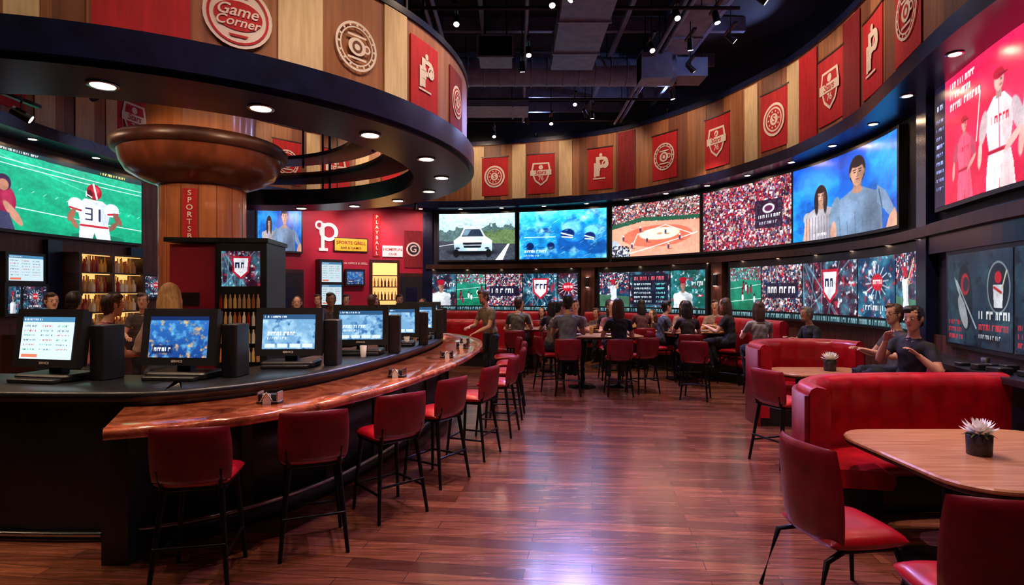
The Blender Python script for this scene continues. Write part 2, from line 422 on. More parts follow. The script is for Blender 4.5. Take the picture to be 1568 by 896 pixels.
def pic_football():
    c = Cv(1.85, 190); c.grad((16, 156, 118), (34, 178, 142))
    n = c.noise(26, 3); c.im *= (.9+.2*n)[..., None]
    st = (np.floor((c.X*.9+c.Y*2.2)*2.0) % 2); c.im *= (1-.06*st)[..., None]
    for y in (.86, .80): c.line((0, y), (1.85, y-.05), .005, (210, 235, 225))
    c.line((0, .30), (1.85, .20), .005, (220, 240, 230)); c.line((.15, .9), (1.3, .6), .003, (190, 230, 215), .6)
    for q in range(14): c.line((.1+q*.13, .52-.01*q), (.13+q*.13, .55-.01*q), .003, (220, 240, 230), .8)
    c.poly([(0, .95), (1.85, .92), (1.85, 1), (0, 1)], (25, 60, 60)); c.tline(.06, .96, .5, .025, (240, 240, 240), 3); c.tline(1.3, .95, .35, .03, (255, 230, 120), 5)
    def pl(x, k, f=1):
        Y = lambda v: v*k
        c.ell(x+.05*k, .02, .3*k, .05*k, (10, 90, 70), al=.6)
        c.poly([(x-.17*k, 0), (x-.16*k, Y(.2)), (x+.16*k, Y(.2)), (x+.19*k, 0), (x+.03*k, 0), (x, Y(.08)), (x-.02*k, 0)], (214, 220, 228))
        c.poly([(x-.15*k, Y(.16)), (x-.19*k, Y(.40)), (x-.11*k, Y(.50)), (x+.09*k, Y(.50)), (x+.19*k, Y(.42)), (x+.15*k, Y(.16))], (236, 240, 244))
        c.ell(x+.11*k, Y(.3), .07*k, .16*k, (150, 165, 185), al=.55, soft=.05); c.ell(x-.02*k, Y(.45), .1*k, .03*k, (160, 175, 190), al=.5, soft=.03)
        c.ell(x-.2*k, Y(.40), .085*k, .09*k, (230, 236, 242), .5); c.ell(x+.2*k, Y(.40), .085*k, .09*k, (200, 210, 224), -.5)
        c.line((x-.27*k, Y(.36)), (x-.15*k, Y(.34)), .012*k, (180, 40, 56)); c.line((x+.27*k, Y(.36)), (x+.16*k, Y(.34)), .012*k, (180, 40, 56))
        c.ell(x-.25*k, Y(.27), .035*k, .09*k, (150, 100, 80), -.4); c.ell(x-.22*k, Y(.17), .03*k, .07*k, (150, 100, 80), .5)
        c.ell(x+.27*k, Y(.29), .035*k, .09*k, (130, 86, 70), .5); c.ell(x+.22*k, Y(.19), .03*k, .07*k, (130, 86, 70), -.6)
        c.line((x-.15*k, Y(.16)), (x+.15*k, Y(.16)), .014*k, (180, 40, 56))
        c.ell(x, Y(.60), .085*k, .10*k, (160, 26, 42)); c.ell(x+.02*k, Y(.63), .04*k, .04*k, (220, 90, 100), al=.6, soft=.03); c.ell(x-.055*k*f, Y(.57), .035*k, .05*k, (80, 12, 22)); c.line((x-.09*k*f, Y(.56)), (x-.03*k*f, Y(.53)), .007*k, (235, 235, 235)); c.line((x-.09*k*f, Y(.59)), (x-.09*k*f, Y(.53)), .006*k, (235, 235, 235))
        c.line((x-.01*k, Y(.70)), (x+.03*k, Y(.52)), .010*k, (240, 240, 240))
        for dx in (-.06*k, ):
            for yy in (.24, .31, .38): c.line((x+dx-.035*k, Y(yy)), (x+dx+.03*k, Y(yy)), .010*k, (50, 54, 86))
            c.line((x+dx+.032*k, Y(.24)), (x+dx+.032*k, Y(.38)), .010*k, (50, 54, 86))
        c.line((x+.06*k, Y(.24)), (x+.06*k, Y(.38)), .012*k, (50, 54, 86))
    pl(1.22, 1.12)
    c.ell(.18, .34, .15, .2, (140, 26, 66)); c.ell(.24, .4, .07, .12, (190, 70, 100), al=.5, soft=.05); c.ell(.3, .2, .045, .17, (180, 130, 110), .6); c.ell(.2, .56, .08, .1, (60, 40, 70)); c.ell(.2, .53, .055, .07, (170, 120, 100))
    c.poly([(0, 0), (.32, 0), (.26, .2), (0, .25)], (60, 60, 90))
    return c.photo(4, .2)
def pic_car():
    c = Cv(1.55, 120); c.grad((120, 150, 160), (200, 232, 246))
    n = c.noise(7, 4, 4); y0 = .62+.3*(n-.5)+.10*c.X; c.blend(((c.Y < y0) & (c.Y > .3))*1., (84, 108, 110)); c.blend(((c.Y < y0-.12) & (c.X > .9))*1., (96, 120, 80))
    c.poly([(0, 0), (1.55, 0), (1.55, .34), (0, .42)], (64, 70, 82)); c.im *= (.8+.4*c.noise(40, 8, 2))[..., None]
    c.poly([(1.15, 0), (1.4, .34), (1.44, .34), (1.3, 0)], (220, 220, 215)); c.line((0, .3), (.3, .35), .006, (220, 220, 220))
    x = .68
    c.ell(x, .17, .44, .07, (16, 18, 24), soft=.05)
    c.poly([(x-.36, .2), (x-.38, .42), (x-.26, .52), (x+.26, .52), (x+.4, .42), (x+.4, .2)], (170, 196, 220))
    c.poly([(x-.36, .36), (x-.38, .42), (x-.26, .52), (x+.26, .52), (x+.4, .42), (x+.4, .36)], (232, 240, 248)); c.ell(x+.1, .45, .2, .04, (150, 176, 200), al=.6, soft=.04)
    c.poly([(x-.26, .5), (x-.17, .7), (x+.17, .7), (x+.27, .5)], (205, 220, 232)); c.poly([(x-.22, .51), (x-.15, .67), (x+.15, .67), (x+.23, .51)], (44, 58, 76)); c.poly([(x-.2, .53), (x-.15, .66), (x-.02, .66), (x-.1, .53)], (110, 135, 155))
    c.poly([(x-.3, .73), (x+.3, .73), (x+.3, .76), (x-.3, .76)], (170, 190, 205)); c.poly([(x-.16, .68), (x+.16, .68), (x+.2, .74), (x-.2, .74)], (200, 215, 225))
    c.poly([(x-.17, .27), (x+.17, .27), (x+.2, .38), (x-.2, .38)], (24, 30, 42)); c.line((x-.18, .325), (x+.18, .325), .008, (190, 200, 210))
    for q in (-1, 1):
        c.ell(x+q*.29, .38, .06, .028, (250, 255, 255)); c.ell(x+q*.3, .26, .045, .02, (40, 44, 54)); c.ell(x+q*.33, .15, .06, .09, (22, 24, 30))
    c.poly([(x-.1, .21), (x+.1, .21), (x+.1, .25), (x-.1, .25)], (230, 230, 220))
    return c.photo(9, .25)
def pic_blue():
    c = Cv(1.6, 120); c.grad((6, 100, 180), (30, 170, 225)); n = c.noise(3, 9, 5)
    c.blend((n-.45)*2.4, (110, 224, 245)); n = c.noise(5, 19, 5); c.blend((n-.5)*2.6, (6, 70, 165))
    for x, y, k in ((1.0, .58, .25), (1.38, .5, .2)):
        c.ell(x, y-.25, k*1.2, k*.8, (12, 84, 160), soft=.03); c.ell(x, y, k, k*.95, (24, 120, 195), soft=.02); c.ell(x-.04, y+.06, k*.66, k*.55, (130, 220, 245), al=.8, soft=.08)
        c.ell(x-k*.45, y-k*.25, k*.5, k*.4, (6, 40, 100), soft=.02); c.line((x-k*.9, y-k*.2), (x-k*.1, y-k*.45), .012, (220, 245, 255)); c.line((x-k*.85, y-k*.5), (x-k*.1, y-k*.6), .012, (220, 245, 255))
    c.poly([(.08, .3), (.12, .5), (.25, .56), (.35, .68), (.55, .68), (.66, .52), (.7, .34), (.6, .26), (.18, .26)], (30, 140, 210)); c.poly([(.3, .56), (.38, .65), (.53, .65), (.6, .54)], (8, 60, 130))
    c.ell(.2, .27, .07, .08, (6, 40, 90)); c.ell(.58, .27, .07, .08, (6, 40, 90)); c.line((.1, .46), (.66, .46), .008, (200, 240, 255))
    c.tline(.1, .14, .4, .05, (240, 255, 255), 4); c.tline(.1, .06, .25, .03, (200, 240, 255), 5)
    R = np.random.default_rng(4)
    for i in range(90):
        x, y = R.uniform(0, 1.6), R.uniform(0, 1); c.line((x, y), (x+.06, y+.035), .003, (220, 250, 255), .6)
    n = c.noise(6, 77, 5); c.blend((n-.55)*3, (180, 240, 250)); return c.photo(12, .45)
def pic_ball():
    c = Cv(1.55, 130); c.fill((130, 110, 110)); c.crowd(.55, 1, [(235, 235, 235), (200, 60, 70), (80, 80, 110), (190, 150, 130), (60, 50, 60)], 4400, .008, 2)
    c.poly([(0, .62), (.5, .74), (1.55, .66), (1.55, .6), (.5, .66), (0, .54)], (40, 90, 70))
    c.poly([(0, 0), (1.55, 0), (1.55, .58), (.55, .66), (0, .54)], (232, 158, 134)); 
    c.ell(.8, .36, .62, .2, (224, 112, 90)); c.ell(.84, .4, .36, .11, (222, 214, 190)); c.ell(.84, .4, .05, .02, (226, 138, 112))
    c.line((.3, .06), (.45, .42), .007, (250, 245, 240)); c.line((.3, .06), (1.5, .36), .007, (250, 245, 240)); c.line((.45, .42), (.95, .55), .006, (250, 245, 240)); c.line((.95, .55), (1.42, .34), .006, (250, 245, 240))
    for x, y in ((.35, .2), (.62, .3), (.95, .43), (1.2, .3), (.2, .35), (1.0, .15), (.5, .5)):
        c.ell(x, y, .018, .045, (70, 60, 90)); c.ell(x, y+.05, .014, .016, (240, 230, 225)); c.ell(x+.03, y-.045, .04, .01, (120, 60, 50), al=.6)
    c.poly([(0, 0), (.3, 0), (.1, .3), (0, .34)], (170, 180, 190)); c.crowd(0, .2, [(60, 60, 80), (220, 220, 230)], 120, .012, 7, 0, .3)
    return c.photo(15, .2)
def pic_crowd():
    c = Cv(1.5, 130); c.fill((60, 20, 34))
    c.crowd(0, 1, [(200, 36, 56), (150, 24, 44), (225, 190, 175), (70, 40, 80), (230, 225, 235), (40, 30, 60), (210, 60, 80), (120, 100, 150)], 8000, .010, 12)
    c.im *= (.7+.6*c.noise(5, 3))[..., None]
    c.poly([(.9, .28), (1.36, .26), (1.36, .68), (.9, .7)], (24, 14, 40), .8)
    c.ell(1.13, .56, .1, .07, (235, 235, 245)); c.ell(1.13, .56, .07, .045, (90, 30, 70)); c.tline(.96, .42, .34, .05, (240, 240, 250), 2); c.tline(.98, .33, .3, .04, (210, 210, 235), 5)
    return c
def pic_couple():
    c = Cv(1.6, 170); c.grad((10, 116, 206), (16, 88, 200)); n = c.noise(2.2, 33, 5); c.blend((n-.42)*2.6, (50, 196, 252)); n = c.noise(4, 34, 5); c.blend((n-.55)*2.4, (6, 40, 130))
    c.ell(.35, .75, .3, .18, (120, 224, 250), al=.35, soft=.15); c.ell(1.35, .8, .2, .3, (60, 180, 240), al=.4, soft=.15)
    c.bust(.42, .56, .62, (206, 160, 140), (52, 34, 34), (176, 170, 178), True)
    c.poly([(.15, 0), (.17, .2), (.24, .3), (.23, 0)], (196, 150, 130)); 
    for i in range(10): c.line((.2+.045*i, .3), (.2+.045*i, 0), .006, (110, 102, 116), .7)
    c.bust(.98, .72, .92, (196, 150, 128), (30, 26, 34), (112, 134, 162))
    c.poly([(1.28, .5), (1.42, .4), (1.56, .18), (1.5, .1), (1.36, .24), (1.28, .3)], (112, 134, 162)); c.poly([(1.56, .2), (1.6, .12), (1.6, 0), (1.42, .0), (1.47, .12)], (196, 150, 128))
    c.line((1.31, .44), (1.36, .24), .008, (64, 80, 104)); c.ell(.64, .3, .075, .2, (112, 134, 160), -.2); c.ell(.62, .06, .045, .14, (190, 144, 122))
    c.tline(.3, .05, .2, .03, (240, 240, 250), 3)
    return c.photo(21, .22)
def pic_red():
    c = Cv(2.0, 170); c.grad((206, 22, 62), (232, 36, 84)); n = c.noise(4, 53, 4); c.blend((n-.5)*1.4, (246, 70, 118)); n = c.noise(3, 54, 3); c.blend((n-.55)*1.6, (160, 8, 44))
    c.poly([(0, 0), (.16, 0), (.16, 1), (0, 1)], (22, 20, 50)); c.tline(.03, .8, .1, .04, (200, 210, 250), 1)
    for k in range(9): c.tline(.02, .7-.07*k, .11, .025, (150, 170, 230), k+9)
    c.tline(.24, .9, .36, .045, (255, 240, 245), 2); c.tline(.24, .82, .3, .045, (255, 240, 245), 3); c.tline(.24, .73, .42, .05, (255, 240, 245), 4)
    def player(x, y, k, body, sk):
        sh = [b*.78 for b in body]
        c.poly([(x-.2*k, y-1.3*k), (x-.16*k, y-.6*k), (x-.13*k, y-.45*k), (x-.19*k, y-.16*k), (x-.07*k, y-.03*k), (x+.07*k, y-.03*k), (x+.19*k, y-.16*k), (x+.13*k, y-.45*k), (x+.17*k, y-.6*k), (x+.26*k, y-1.3*k), (x+.08*k, y-1.3*k), (x+.01*k, y-.7*k), (x-.04*k, y-1.3*k)], body)
        c.ell(x+.1*k, y-.28*k, .07*k, .2*k, sh, al=.6, soft=.06*k); c.line((x-.13*k, y-.47*k), (x+.13*k, y-.47*k), .016*k, (170, 20, 50))
        c.ell(x-.21*k, y-.24*k, .055*k, .14*k, sh, -.25); c.ell(x+.21*k, y-.24*k, .055*k, .14*k, sh, .25)
        c.ell(x-.26*k, y-.45*k, .032*k, .12*k, sk, -.1); c.ell(x+.17*k, y-.42*k, .032*k, .13*k, sk, -.9)
        c.poly([(x-.035*k, y-.06*k), (x+.035*k, y-.06*k), (x+.035*k, y+.03*k), (x-.035*k, y+.03*k)], [q*.75 for q in sk])
        c.ell(x, y+.085*k, .06*k, .085*k, sk); c.ell(x+.03*k, y+.07*k, .03*k, .06*k, [q*.7 for q in sk], al=.5, soft=.03*k); c.ell(x-.005*k, y+.14*k, .07*k, .045*k, (176, 16, 46)); c.ell(x+.05*k, y+.12*k, .06*k, .012*k, (140, 8, 34)); c.ell(x+.03*k, y+.085*k, .009*k, .006*k, (40, 20, 20)); c.line((x+.015*k, y+.04*k), (x+.04*k, y+.042*k), .004*k, (130, 50, 50))
        c.line((x, y-.06*k), (x+.01*k, y-.45*k), .004, (200, 60, 90)); c.tline(x-.1*k, y-.25*k, .2*k, .06*k, (200, 30, 60), 8)
        c.ell(x+.1*k, y-.8*k, .06*k, .3*k, sh, al=.5, soft=.05)
        for q in range(4): c.line((x-.13*k+.08*k*q, y-.6*k), (x-.15*k+.1*k*q, y-1.2*k), .003, sh, .7)
        c.line((x+.28*k, y-.2*k), (x+.36*k, y+.35*k), .012*k, (240, 200, 190))
    player(.46, .52, .62, (226, 90, 120), (230, 150, 140)); player(.9, .66, .85, (246, 216, 220), (226, 170, 160)); player(1.32, .62, .8, (245, 225, 228), (220, 160, 150)); player(1.74, .5, .75, (235, 120, 140), (226, 160, 150))
    return c.photo(31, .2)
def pic_dark(a, seed):
    c = Cv(a, 100); R = np.random.default_rng(seed*7+1); base = [(16, 52, 74), (24, 40, 66), (14, 84, 76), (30, 34, 54), (18, 60, 92), (60, 26, 44)][(seed*5) % 6]
    c.fill(base); n = c.noise(4, seed, 4); c.blend((n-.45)*2.4, (70, 150, 170)); n = c.noise(9, seed+50, 3); c.blend((n-.6)*4, (180, 50, 70)); n = c.noise(12, seed+90, 3); c.blend((n-.63)*5, (220, 232, 240))
    k = seed % 7
    if k == 0:
        x, y = a*.5, .58
        for q in range(14):
            an = q*.45+seed; c.line((x, y), (x+.34*math.cos(an), y+.27*math.sin(an)), .011, (225, 225, 232), .8)
        c.ell(x, y, .17, .14, (180, 36, 56)); c.tline(x-.12, y-.03, .24, .07, (240, 240, 240), 4); c.tline(x-.34, .12, .68, .08, (235, 235, 240), seed)
    elif k == 1:
        c.poly([(0, 0), (a, 0), (a, .3), (0, .36)], (70, 110, 90)); c.crowd(.55, 1, [(200, 60, 80), (60, 80, 120), (220, 220, 230), (30, 40, 60)], 420, .014, seed)
        x = a*.45; c.poly([(x-.14, 0), (x-.06, .3), (x-.12, .6), (x+.1, .62), (x+.1, .3), (x+.2, 0), (x+.1, 0), (x+.02, .24), (x-.05, 0)], (220, 226, 232)); c.ell(x, .72, .07, .08, (170, 30, 50)); c.line((x+.08, .58), (x+.3, .9), .014, (220, 190, 150)); c.ell(x+.12, .56, .05, .04, (190, 140, 120))
    elif k == 2:
        c.poly([(a*.05, .08), (a*.95, .08), (a*.95, .92), (a*.05, .92)], (14, 24, 44), .75)
        c.tline(a*.1, .76, a*.7, .1, (236, 90, 100), seed)
        for q in range(5): c.tline(a*.1, .62-.12*q, a*.42, .05, (210, 230, 240), q+seed); c.tline(a*.65, .62-.12*q, a*.2, .05, (120, 220, 220), q+seed+9)
    elif k == 3:
        c.bust(a*.36, .6, .72, (180, 136, 120), (150, 30, 50), (214, 220, 228)); c.ell(a*.36, .76, .12, .06, (170, 26, 46)); c.tline(a*.62, .6, a*.3, .1, (240, 240, 245), seed); c.tline(a*.62, .44, a*.28, .06, (120, 210, 215), seed+1)
    elif k == 4:
        c.grad((20, 110, 84), (40, 150, 130)); c.crowd(.7, 1, [(90, 130, 150), (200, 210, 220), (160, 50, 70)], 260, .013, seed)
        c.line((0, .5), (a, .6), .006, (220, 240, 235)); c.line((0, .2), (a, .28), .006, (220, 240, 235))
        for q in range(7):
            x, y = R.uniform(.1, a-.1), R.uniform(.15, .6); c.ell(x, y, .03, .08, (235, 235, 240) if q % 2 else (150, 30, 60)); c.ell(x, y+.1, .025, .03, (60, 30, 40))
    elif k == 5:
        c.crowd(0, 1, [(180, 44, 66), (60, 90, 130), (220, 220, 232), (30, 40, 70), (200, 160, 150)], 1500, .015, seed); c.poly([(a*.1, .3), (a*.9, .3), (a*.9, .62), (a*.1, .62)], (16, 22, 48), .8); c.tline(a*.16, .4, a*.66, .14, (240, 240, 246), seed)
    else:
        for q in range(9): c.line((R.uniform(0, a), 0), (R.uniform(0, a), 1), .012, (120, 190, 210), .5)
        c.poly([(a*.5-.25, .85), (a*.5+.25, .85), (a*.5+.22, .4), (a*.5, .2), (a*.5-.22, .4)], (180, 30, 54)); c.poly([(a*.5-.2, .8), (a*.5+.2, .8), (a*.5+.17, .43), (a*.5, .27), (a*.5-.17, .43)], (230, 232, 238)); c.tline(a*.5-.15, .52, .3, .16, (30, 40, 80), seed)
    return c.photo(seed, .55)
def pic_pitch(a, seed):
    c = Cv(a, 150); c.fill((34, 56, 72)); n = c.noise(4, seed, 5); c.blend((n-.5)*2, (66, 100, 114)); n = c.noise(9, seed+4, 3); c.blend((n-.6)*4, (20, 26, 36))
    x = a*.32; c.ell(x, .52, .17, .36, (20, 26, 36), .1, .8); c.ell(x, .66, .1, .12, (176, 36, 48)); c.ell(x-.05, .36, .08, .2, (210, 214, 216), .5, .7); c.line((x-.2, .7), (x+.25, .2), .012, (190, 200, 206), .8)
    c.ell(x-.17, .62, .02, .14, (190, 200, 206), .6, .8); c.ell(x+.02, .66, .07, .08, (34, 52, 64), al=.8)
    for k in range(3): c.tline(.05, .22-.08*k, .3, .05, (200, 50, 60), seed+k)
    c.tline(a*.55, .3, a*.4, .08, (225, 230, 232), 3); c.tline(a*.55, .19, a*.38, .06, (200, 60, 70), 4); c.tline(a*.55, .1, a*.3, .04, (180, 190, 196), 5)
    c.ell(a*.82, .62, .2, .26, (190, 200, 206), al=.6); c.ell(a*.82, .62, .18, .24, (30, 44, 56))
    y = .62; x = a*.82; c.ell(x, y+.1, .06, .06, (190, 40, 50)); c.poly([(x-.07, y-.2), (x-.09, y+.03), (x+.09, y+.03), (x+.07, y-.2)], (210, 214, 216)); c.line((x+.07, y), (x+.14, y+.16), .01, (200, 190, 170)); c.line((x-.07, y), (x+.05, y-.05), .014, (190, 40, 50))
    return c.photo(seed, .4)
def pic_pos(seed):
    c = Cv(1.45, 90); k = seed % 3
    if k == 0:
        c.fill((206, 230, 240)); c.poly([(0, .88), (1.45, .88), (1.45, 1), (0, 1)], (70, 130, 170)); c.tline(.05, .91, .5, .05, (255, 255, 255), 1)
        for i in range(6):
            for j in range(3): c.tline(.07+.46*j, .76-.11*i, .32, .035, [(60, 90, 120), (190, 60, 60), (60, 140, 110)][(i+j) % 3], i*3+j)
        c.poly([(.06, .04), (.5, .04), (.5, .12), (.06, .12)], (220, 120, 90))
    elif k == 1:
        c.grad((20, 60, 130), (40, 110, 190)); n = c.noise(7, seed, 4); c.blend((n-.5)*3, (110, 190, 230)); n = c.noise(10, seed+3, 3); c.blend((n-.6)*4, (220, 170, 110))
        c.poly([(.1, .1), (.6, .1), (.6, .3), (.1, .3)], (10, 30, 70), .7); c.tline(.14, .16, .4, .08, (240, 240, 250), 4); c.poly([(0, .9), (1.45, .9), (1.45, 1), (0, 1)], (14, 40, 90))
    else:
        c.fill((110, 160, 200)); n = c.noise(5, seed, 4); c.blend((n-.45)*2.5, (180, 215, 235)); n = c.noise(7, seed+9, 4); c.blend((n-.55)*4, (40, 90, 150))
        c.poly([(0, .86), (1.45, .86), (1.45, 1), (0, 1)], (40, 80, 120)); c.tline(.06, .9, .6, .05, (240, 245, 250), seed)
        c.tline(.15, .4, .7, .1, (245, 250, 255), seed+2); c.tline(.15, .28, .5, .06, (230, 240, 250), seed+3)
        for j in range(4): c.poly([(.08+.34*j, .05), (.36+.34*j, .05), (.36+.34*j, .16), (.08+.34*j, .16)], (230, 240, 245), .8)
    return c
def grid_obj(name, G, cv, parent, strength):
    h, w = cv.im.shape[:2]
    me = bpy.data.meshes.new(name)
    idx = np.arange(h*w).reshape(h, w)
    f = np.stack([idx[:-1, :-1], idx[:-1, 1:], idx[1:, 1:], idx[1:, :-1]], -1).reshape(-1, 4)
    me.vertices.add(h*w); me.vertices.foreach_set('co', G.reshape(-1).astype(np.float32))
    me.loops.add(f.size); me.loops.foreach_set('vertex_index', f.reshape(-1).astype(np.int32))
    me.polygons.add(len(f)); me.polygons.foreach_set('loop_start', (np.arange(len(f))*4).astype(np.int32))
    me.update(calc_edges=True)
    a = me.color_attributes.new('pic', 'FLOAT_COLOR', 'POINT')
    im = np.clip(cv.im, 0, 1); L = np.where(im <= .04045, im/12.92, ((im+.055)/1.055)**2.4)
    buf = np.ones((h*w, 4), np.float32); buf[:, :3] = L.reshape(-1, 3); a.data.foreach_set('color', buf.reshape(-1))
    me.materials.append(screen_mat(strength))
    return place(me, name, parent=parent)
def curved_display(name, c, sL, sR, z0, z1, off, cv, parent, strength=1.2):
    h, w = cv.im.shape[:2]
    cols = np.array([c.P(sL+(sR-sL)*i/(w-1), off, 0)[:2] for i in range(w)])
    G = np.zeros((h, w, 3)); G[:, :, :2] = cols[None]; G[:, :, 2] = np.linspace(z0, z1, h)[:, None]
    return grid_obj(name, G, cv, parent, strength)
def flat_display(name, w_, h_, M, cv, parent, strength):
    h, w = cv.im.shape[:2]
    xs = np.linspace(-w_/2, w_/2, w); zs = np.linspace(-h_/2, h_/2, h)
    G = np.zeros((h, w, 3)); G[:, :, 0] = xs[None]; G[:, :, 2] = zs[:, None]
    A = np.array(M.to_3x3()); t = np.array(M.translation)
    G = G.reshape(-1, 3) @ A.T+t
    return grid_obj(name, G.reshape(h, w, 3), cv, parent, strength)
def tv(name, c, sL, sR, z0, z1, cv, strength=1.2, off=.12, b=.05):
    mb = MB(); slab(mb, c, sL+b, sR-b, z0-b, z1+b, .0, off, M_plast)
    o = mb.obj(name)
    curved_display('display', c, sL, sR, z0, z1, off+.006, cv, o, strength)
    return o

# ------------------------------------------------------------ room shell
def simple(name, f):
    mb = MB(); f(mb); return mb.obj(name)
simple('floor', lambda m: m.box(-9.2, 6.8, -2.6, 18.6, -.15, 0, M_floor))
simple('ceiling', lambda m: m.box(-9.2, 6.8, -2.6, 18.6, 7.3, 7.45, M_ceil))
simple('wall_rear', lambda m: m.box(-9.2, 6.8, -2.6, -2.2, 0, 7.3, M_navywall))
sA, sB, sC = S(1100), S(652), S(380)
def wl(n, a, b, m, z0=0, z1=7.3): simple(n, lambda k: slab(k, WALL, a, b, z0, z1, -.25, 0, m))
wl('wall_right', 0, sA, M_navywall); wl('wall_back', sA, sB, M_navywall)
wl('wall_red', sB, sC, M_redwall); wl('wall_left', sC, WALL.L, M_brown)
simple('trim_1', lambda m: slab(m, WALL, 2.0, WALL.L-2, 4.42, 4.62, .0, .66, M_navy))
simple('trim_2', lambda m: slab(m, WALL, 2.0, WALL.L-2, 6.3, 6.42, .40, .58, M_navy))
def f(m):
    s = 2.0; k = 0
    while s < WALL.L-2.2:
        e = min(s+.62, WALL.L-2.0)
        slab(m, WALL, s, e, 4.62, 6.3, .44, .52 + (.006 if k % 2 else 0), M_wood if (k*7 % 5) < 3 else M_wood2); s = e; k += 1
simple('wall_frieze', f)
simple('trim_3', lambda m: slab(m, WALL, 3.0, sB, 2.58, 2.72, 0, .2, M_tabled))
simple('trim_4', lambda m: slab(m, WALL, 2.0, S(1428), 2.35, 2.75, 0, .12, M_navy))
simple('baseboard_back', lambda m: slab(m, WALL, 3.0, sB, 0, 1.3, 0, .05, M_brown))
for px, w in ((1428, .34), (1103, .34), (902, .42), (655, .3)):
    s = S(px)
    def f(m):
        slab(m, WALL, s-w/2, s+w/2, 0, 4.42 if px in (1428, 655) else 2.58, 0, .14, M_navy if px in (1428, 655) else M_brown)
    simple('wall_pilaster', f)
for px in (1103, 902):
    s = S(px); mb = MB(); mf = cmap(WALL, s, 2.15, .14)
    x, y, z = mf(0, 0, .05)
    mb.rev([(.05, -.14), (.055, -.13), (.055, .13), (.05, .14)], M_plast, (x, y, z), 16)
    mb.rev([(.045, .141), (.02, .145)], M_lampw, (x, y, z), 16)
    mb.rev([(.045, -.141), (.02, -.145)], M_lampw, (x, y, z), 16)
    mb.obj('wall_sconce')

bl = [(758, 'r', 3), (795, 'c', -1), (830, 'r', 4), (867, 'c', -1), (920, 'r', 2), (961, 'd', -1), (1019, 'r', 1), (1100, 'r', 4), (1151, 'c', -1), (1188, 'r', 3),
      (1216, 'c', -1), (1238, 'r', -1), (1275, 'r', 4), (1306, 'd', -1), (1339, 'r', 2), (1394, 'r', 1), (733, 'c', -1), (600, 'r', -1), (555, 'c', -1), (515, 'r', 4), (480, 'c', -1), (440, 'r', 1), (130, 'c', -1), (5, 'r', 3), (70, 'c', -1), (175, 'c', -1), (205, 'r', 4), (235, 'c', -1)]
def frieze_s(px):
    r = (px-784)/870; prev = None
    for i in range(0, 1200):
        s = 2+(WALL.L-4)*i/1200; x, y, _ = WALL.P(s, .52, 0)
        if y < 2: continue
        v = x-r*y
        if prev is not None and prev > 0 >= v: return s
        prev = v
    return None
for px, t, k in bl:
    s = frieze_s(px)
    if s is None: continue
    mb = MB(); mf = cmap(WALL, s, 5.46, .53)
    if t == 'c': panel(mb, mf, .42, 1.6, M_cream)
    elif k < 0: panel(mb, mf, .6, 1.6, M_bred if t == 'r' else M_bdred)
    else:
        panel(mb, mf, .84, 1.15, M_bred, 0, 0, -.12)
        mf2 = cmap(WALL, s, 5.34, .53)
        panel(mb, mf2, .9, .03, M_tabled, .006, 0, .6)
        logo(mb, mf2, .35, k, .03, M_white, M_bred)
    mb.obj('pennant_banner')

# ------------------------------------------------------------ video walls
up = [(673, 790, pic_car()), (797, 931, pic_blue()), (940, 1076, pic_ball()), (1082, 1219, pic_crowd()), (1222, 1387, pic_couple())]
for a, b, cv in up:
    tv('video_screen', WALL, S(a), S(b), 2.86, 4.3, cv, 1.45)
s1 = S(1450); tv('video_screen', WALL, s1, s1-3.3, 2.92, 4.42, pic_red(), 1.35)
tv('video_screen', WALL, S(-38), S(210), 2.9, 4.25, pic_football(), 1.35)
tv('video_screen', WALL, S(391), S(459), 3.0, 4.3, pic_couple(), 1.2)
seed = 3
for grp in ([662, 700, 745, 802, 856, 887], [920, 968, 1031, 1086], [1124, 1173, 1237, 1325, 1386, 1420]):
    mb = MB(); sL, sR = S(grp[0]), S(grp[-1])
    slab(mb, WALL, sL+.05, sR-.05, 1.27, 2.56, .05, .13, M_plast); o = mb.obj('video_wall')
    for a, b in zip(grp[:-1], grp[1:]):
        A, B = S(a)-.015, S(b)+.015; cv = pic_dark(abs(A-B)/1.0, seed); seed += 1
        curved_display('panel', WALL, A, B, 1.45, 2.42, .136, cv, o, 1.2)
        cv = Cv(abs(A-B)/.12, 12); cv.fill((20, 60, 70)); cv.tline(.3, .2, cv.a-.6, .6, (150, 200, 210), seed)
        curved_display('ticker', WALL, A, B, 1.31, 1.42, .136, cv, o, .8)
s1 = S(1466); mb = MB(); slab(mb, WALL, s1+.06, s1-2.9, 1.2, 2.36, 0, .1, M_plast); o = mb.obj('video_wall')
curved_display('panel', WALL, s1, s1-1.4, 1.25, 2.3, .106, pic_pitch(1.35, 5), o, .9)
curved_display('panel', WALL, s1-1.43, s1-2.8, 1.25, 2.3, .106, pic_pitch(1.3, 9), o, .9)
def f(m):
    slab(m, WALL, 3.0, S(1440), 1.02, 1.08, 0.06, .5, M_black); slab(m, WALL, 3.0, S(1440), 0, 1.02, .06, .3, M_black)
    R = random.Random(3)
    for i in range(26):
        s = 5.4+i*.11; x, y, z = WALL.P(s, .15+.25*R.random(), 1.08); q = R.random()
        if q < .5: m.rev([(.03, 0), (.04, .1), (.035, .1)], M_plast, (x, y, z), 10)
        else: m.box(x-.07, x+.07, y-.05, y+.05, z, z+.03+.04*R.random(), M_plast, r=.02)
simple('drink_ledge', f)

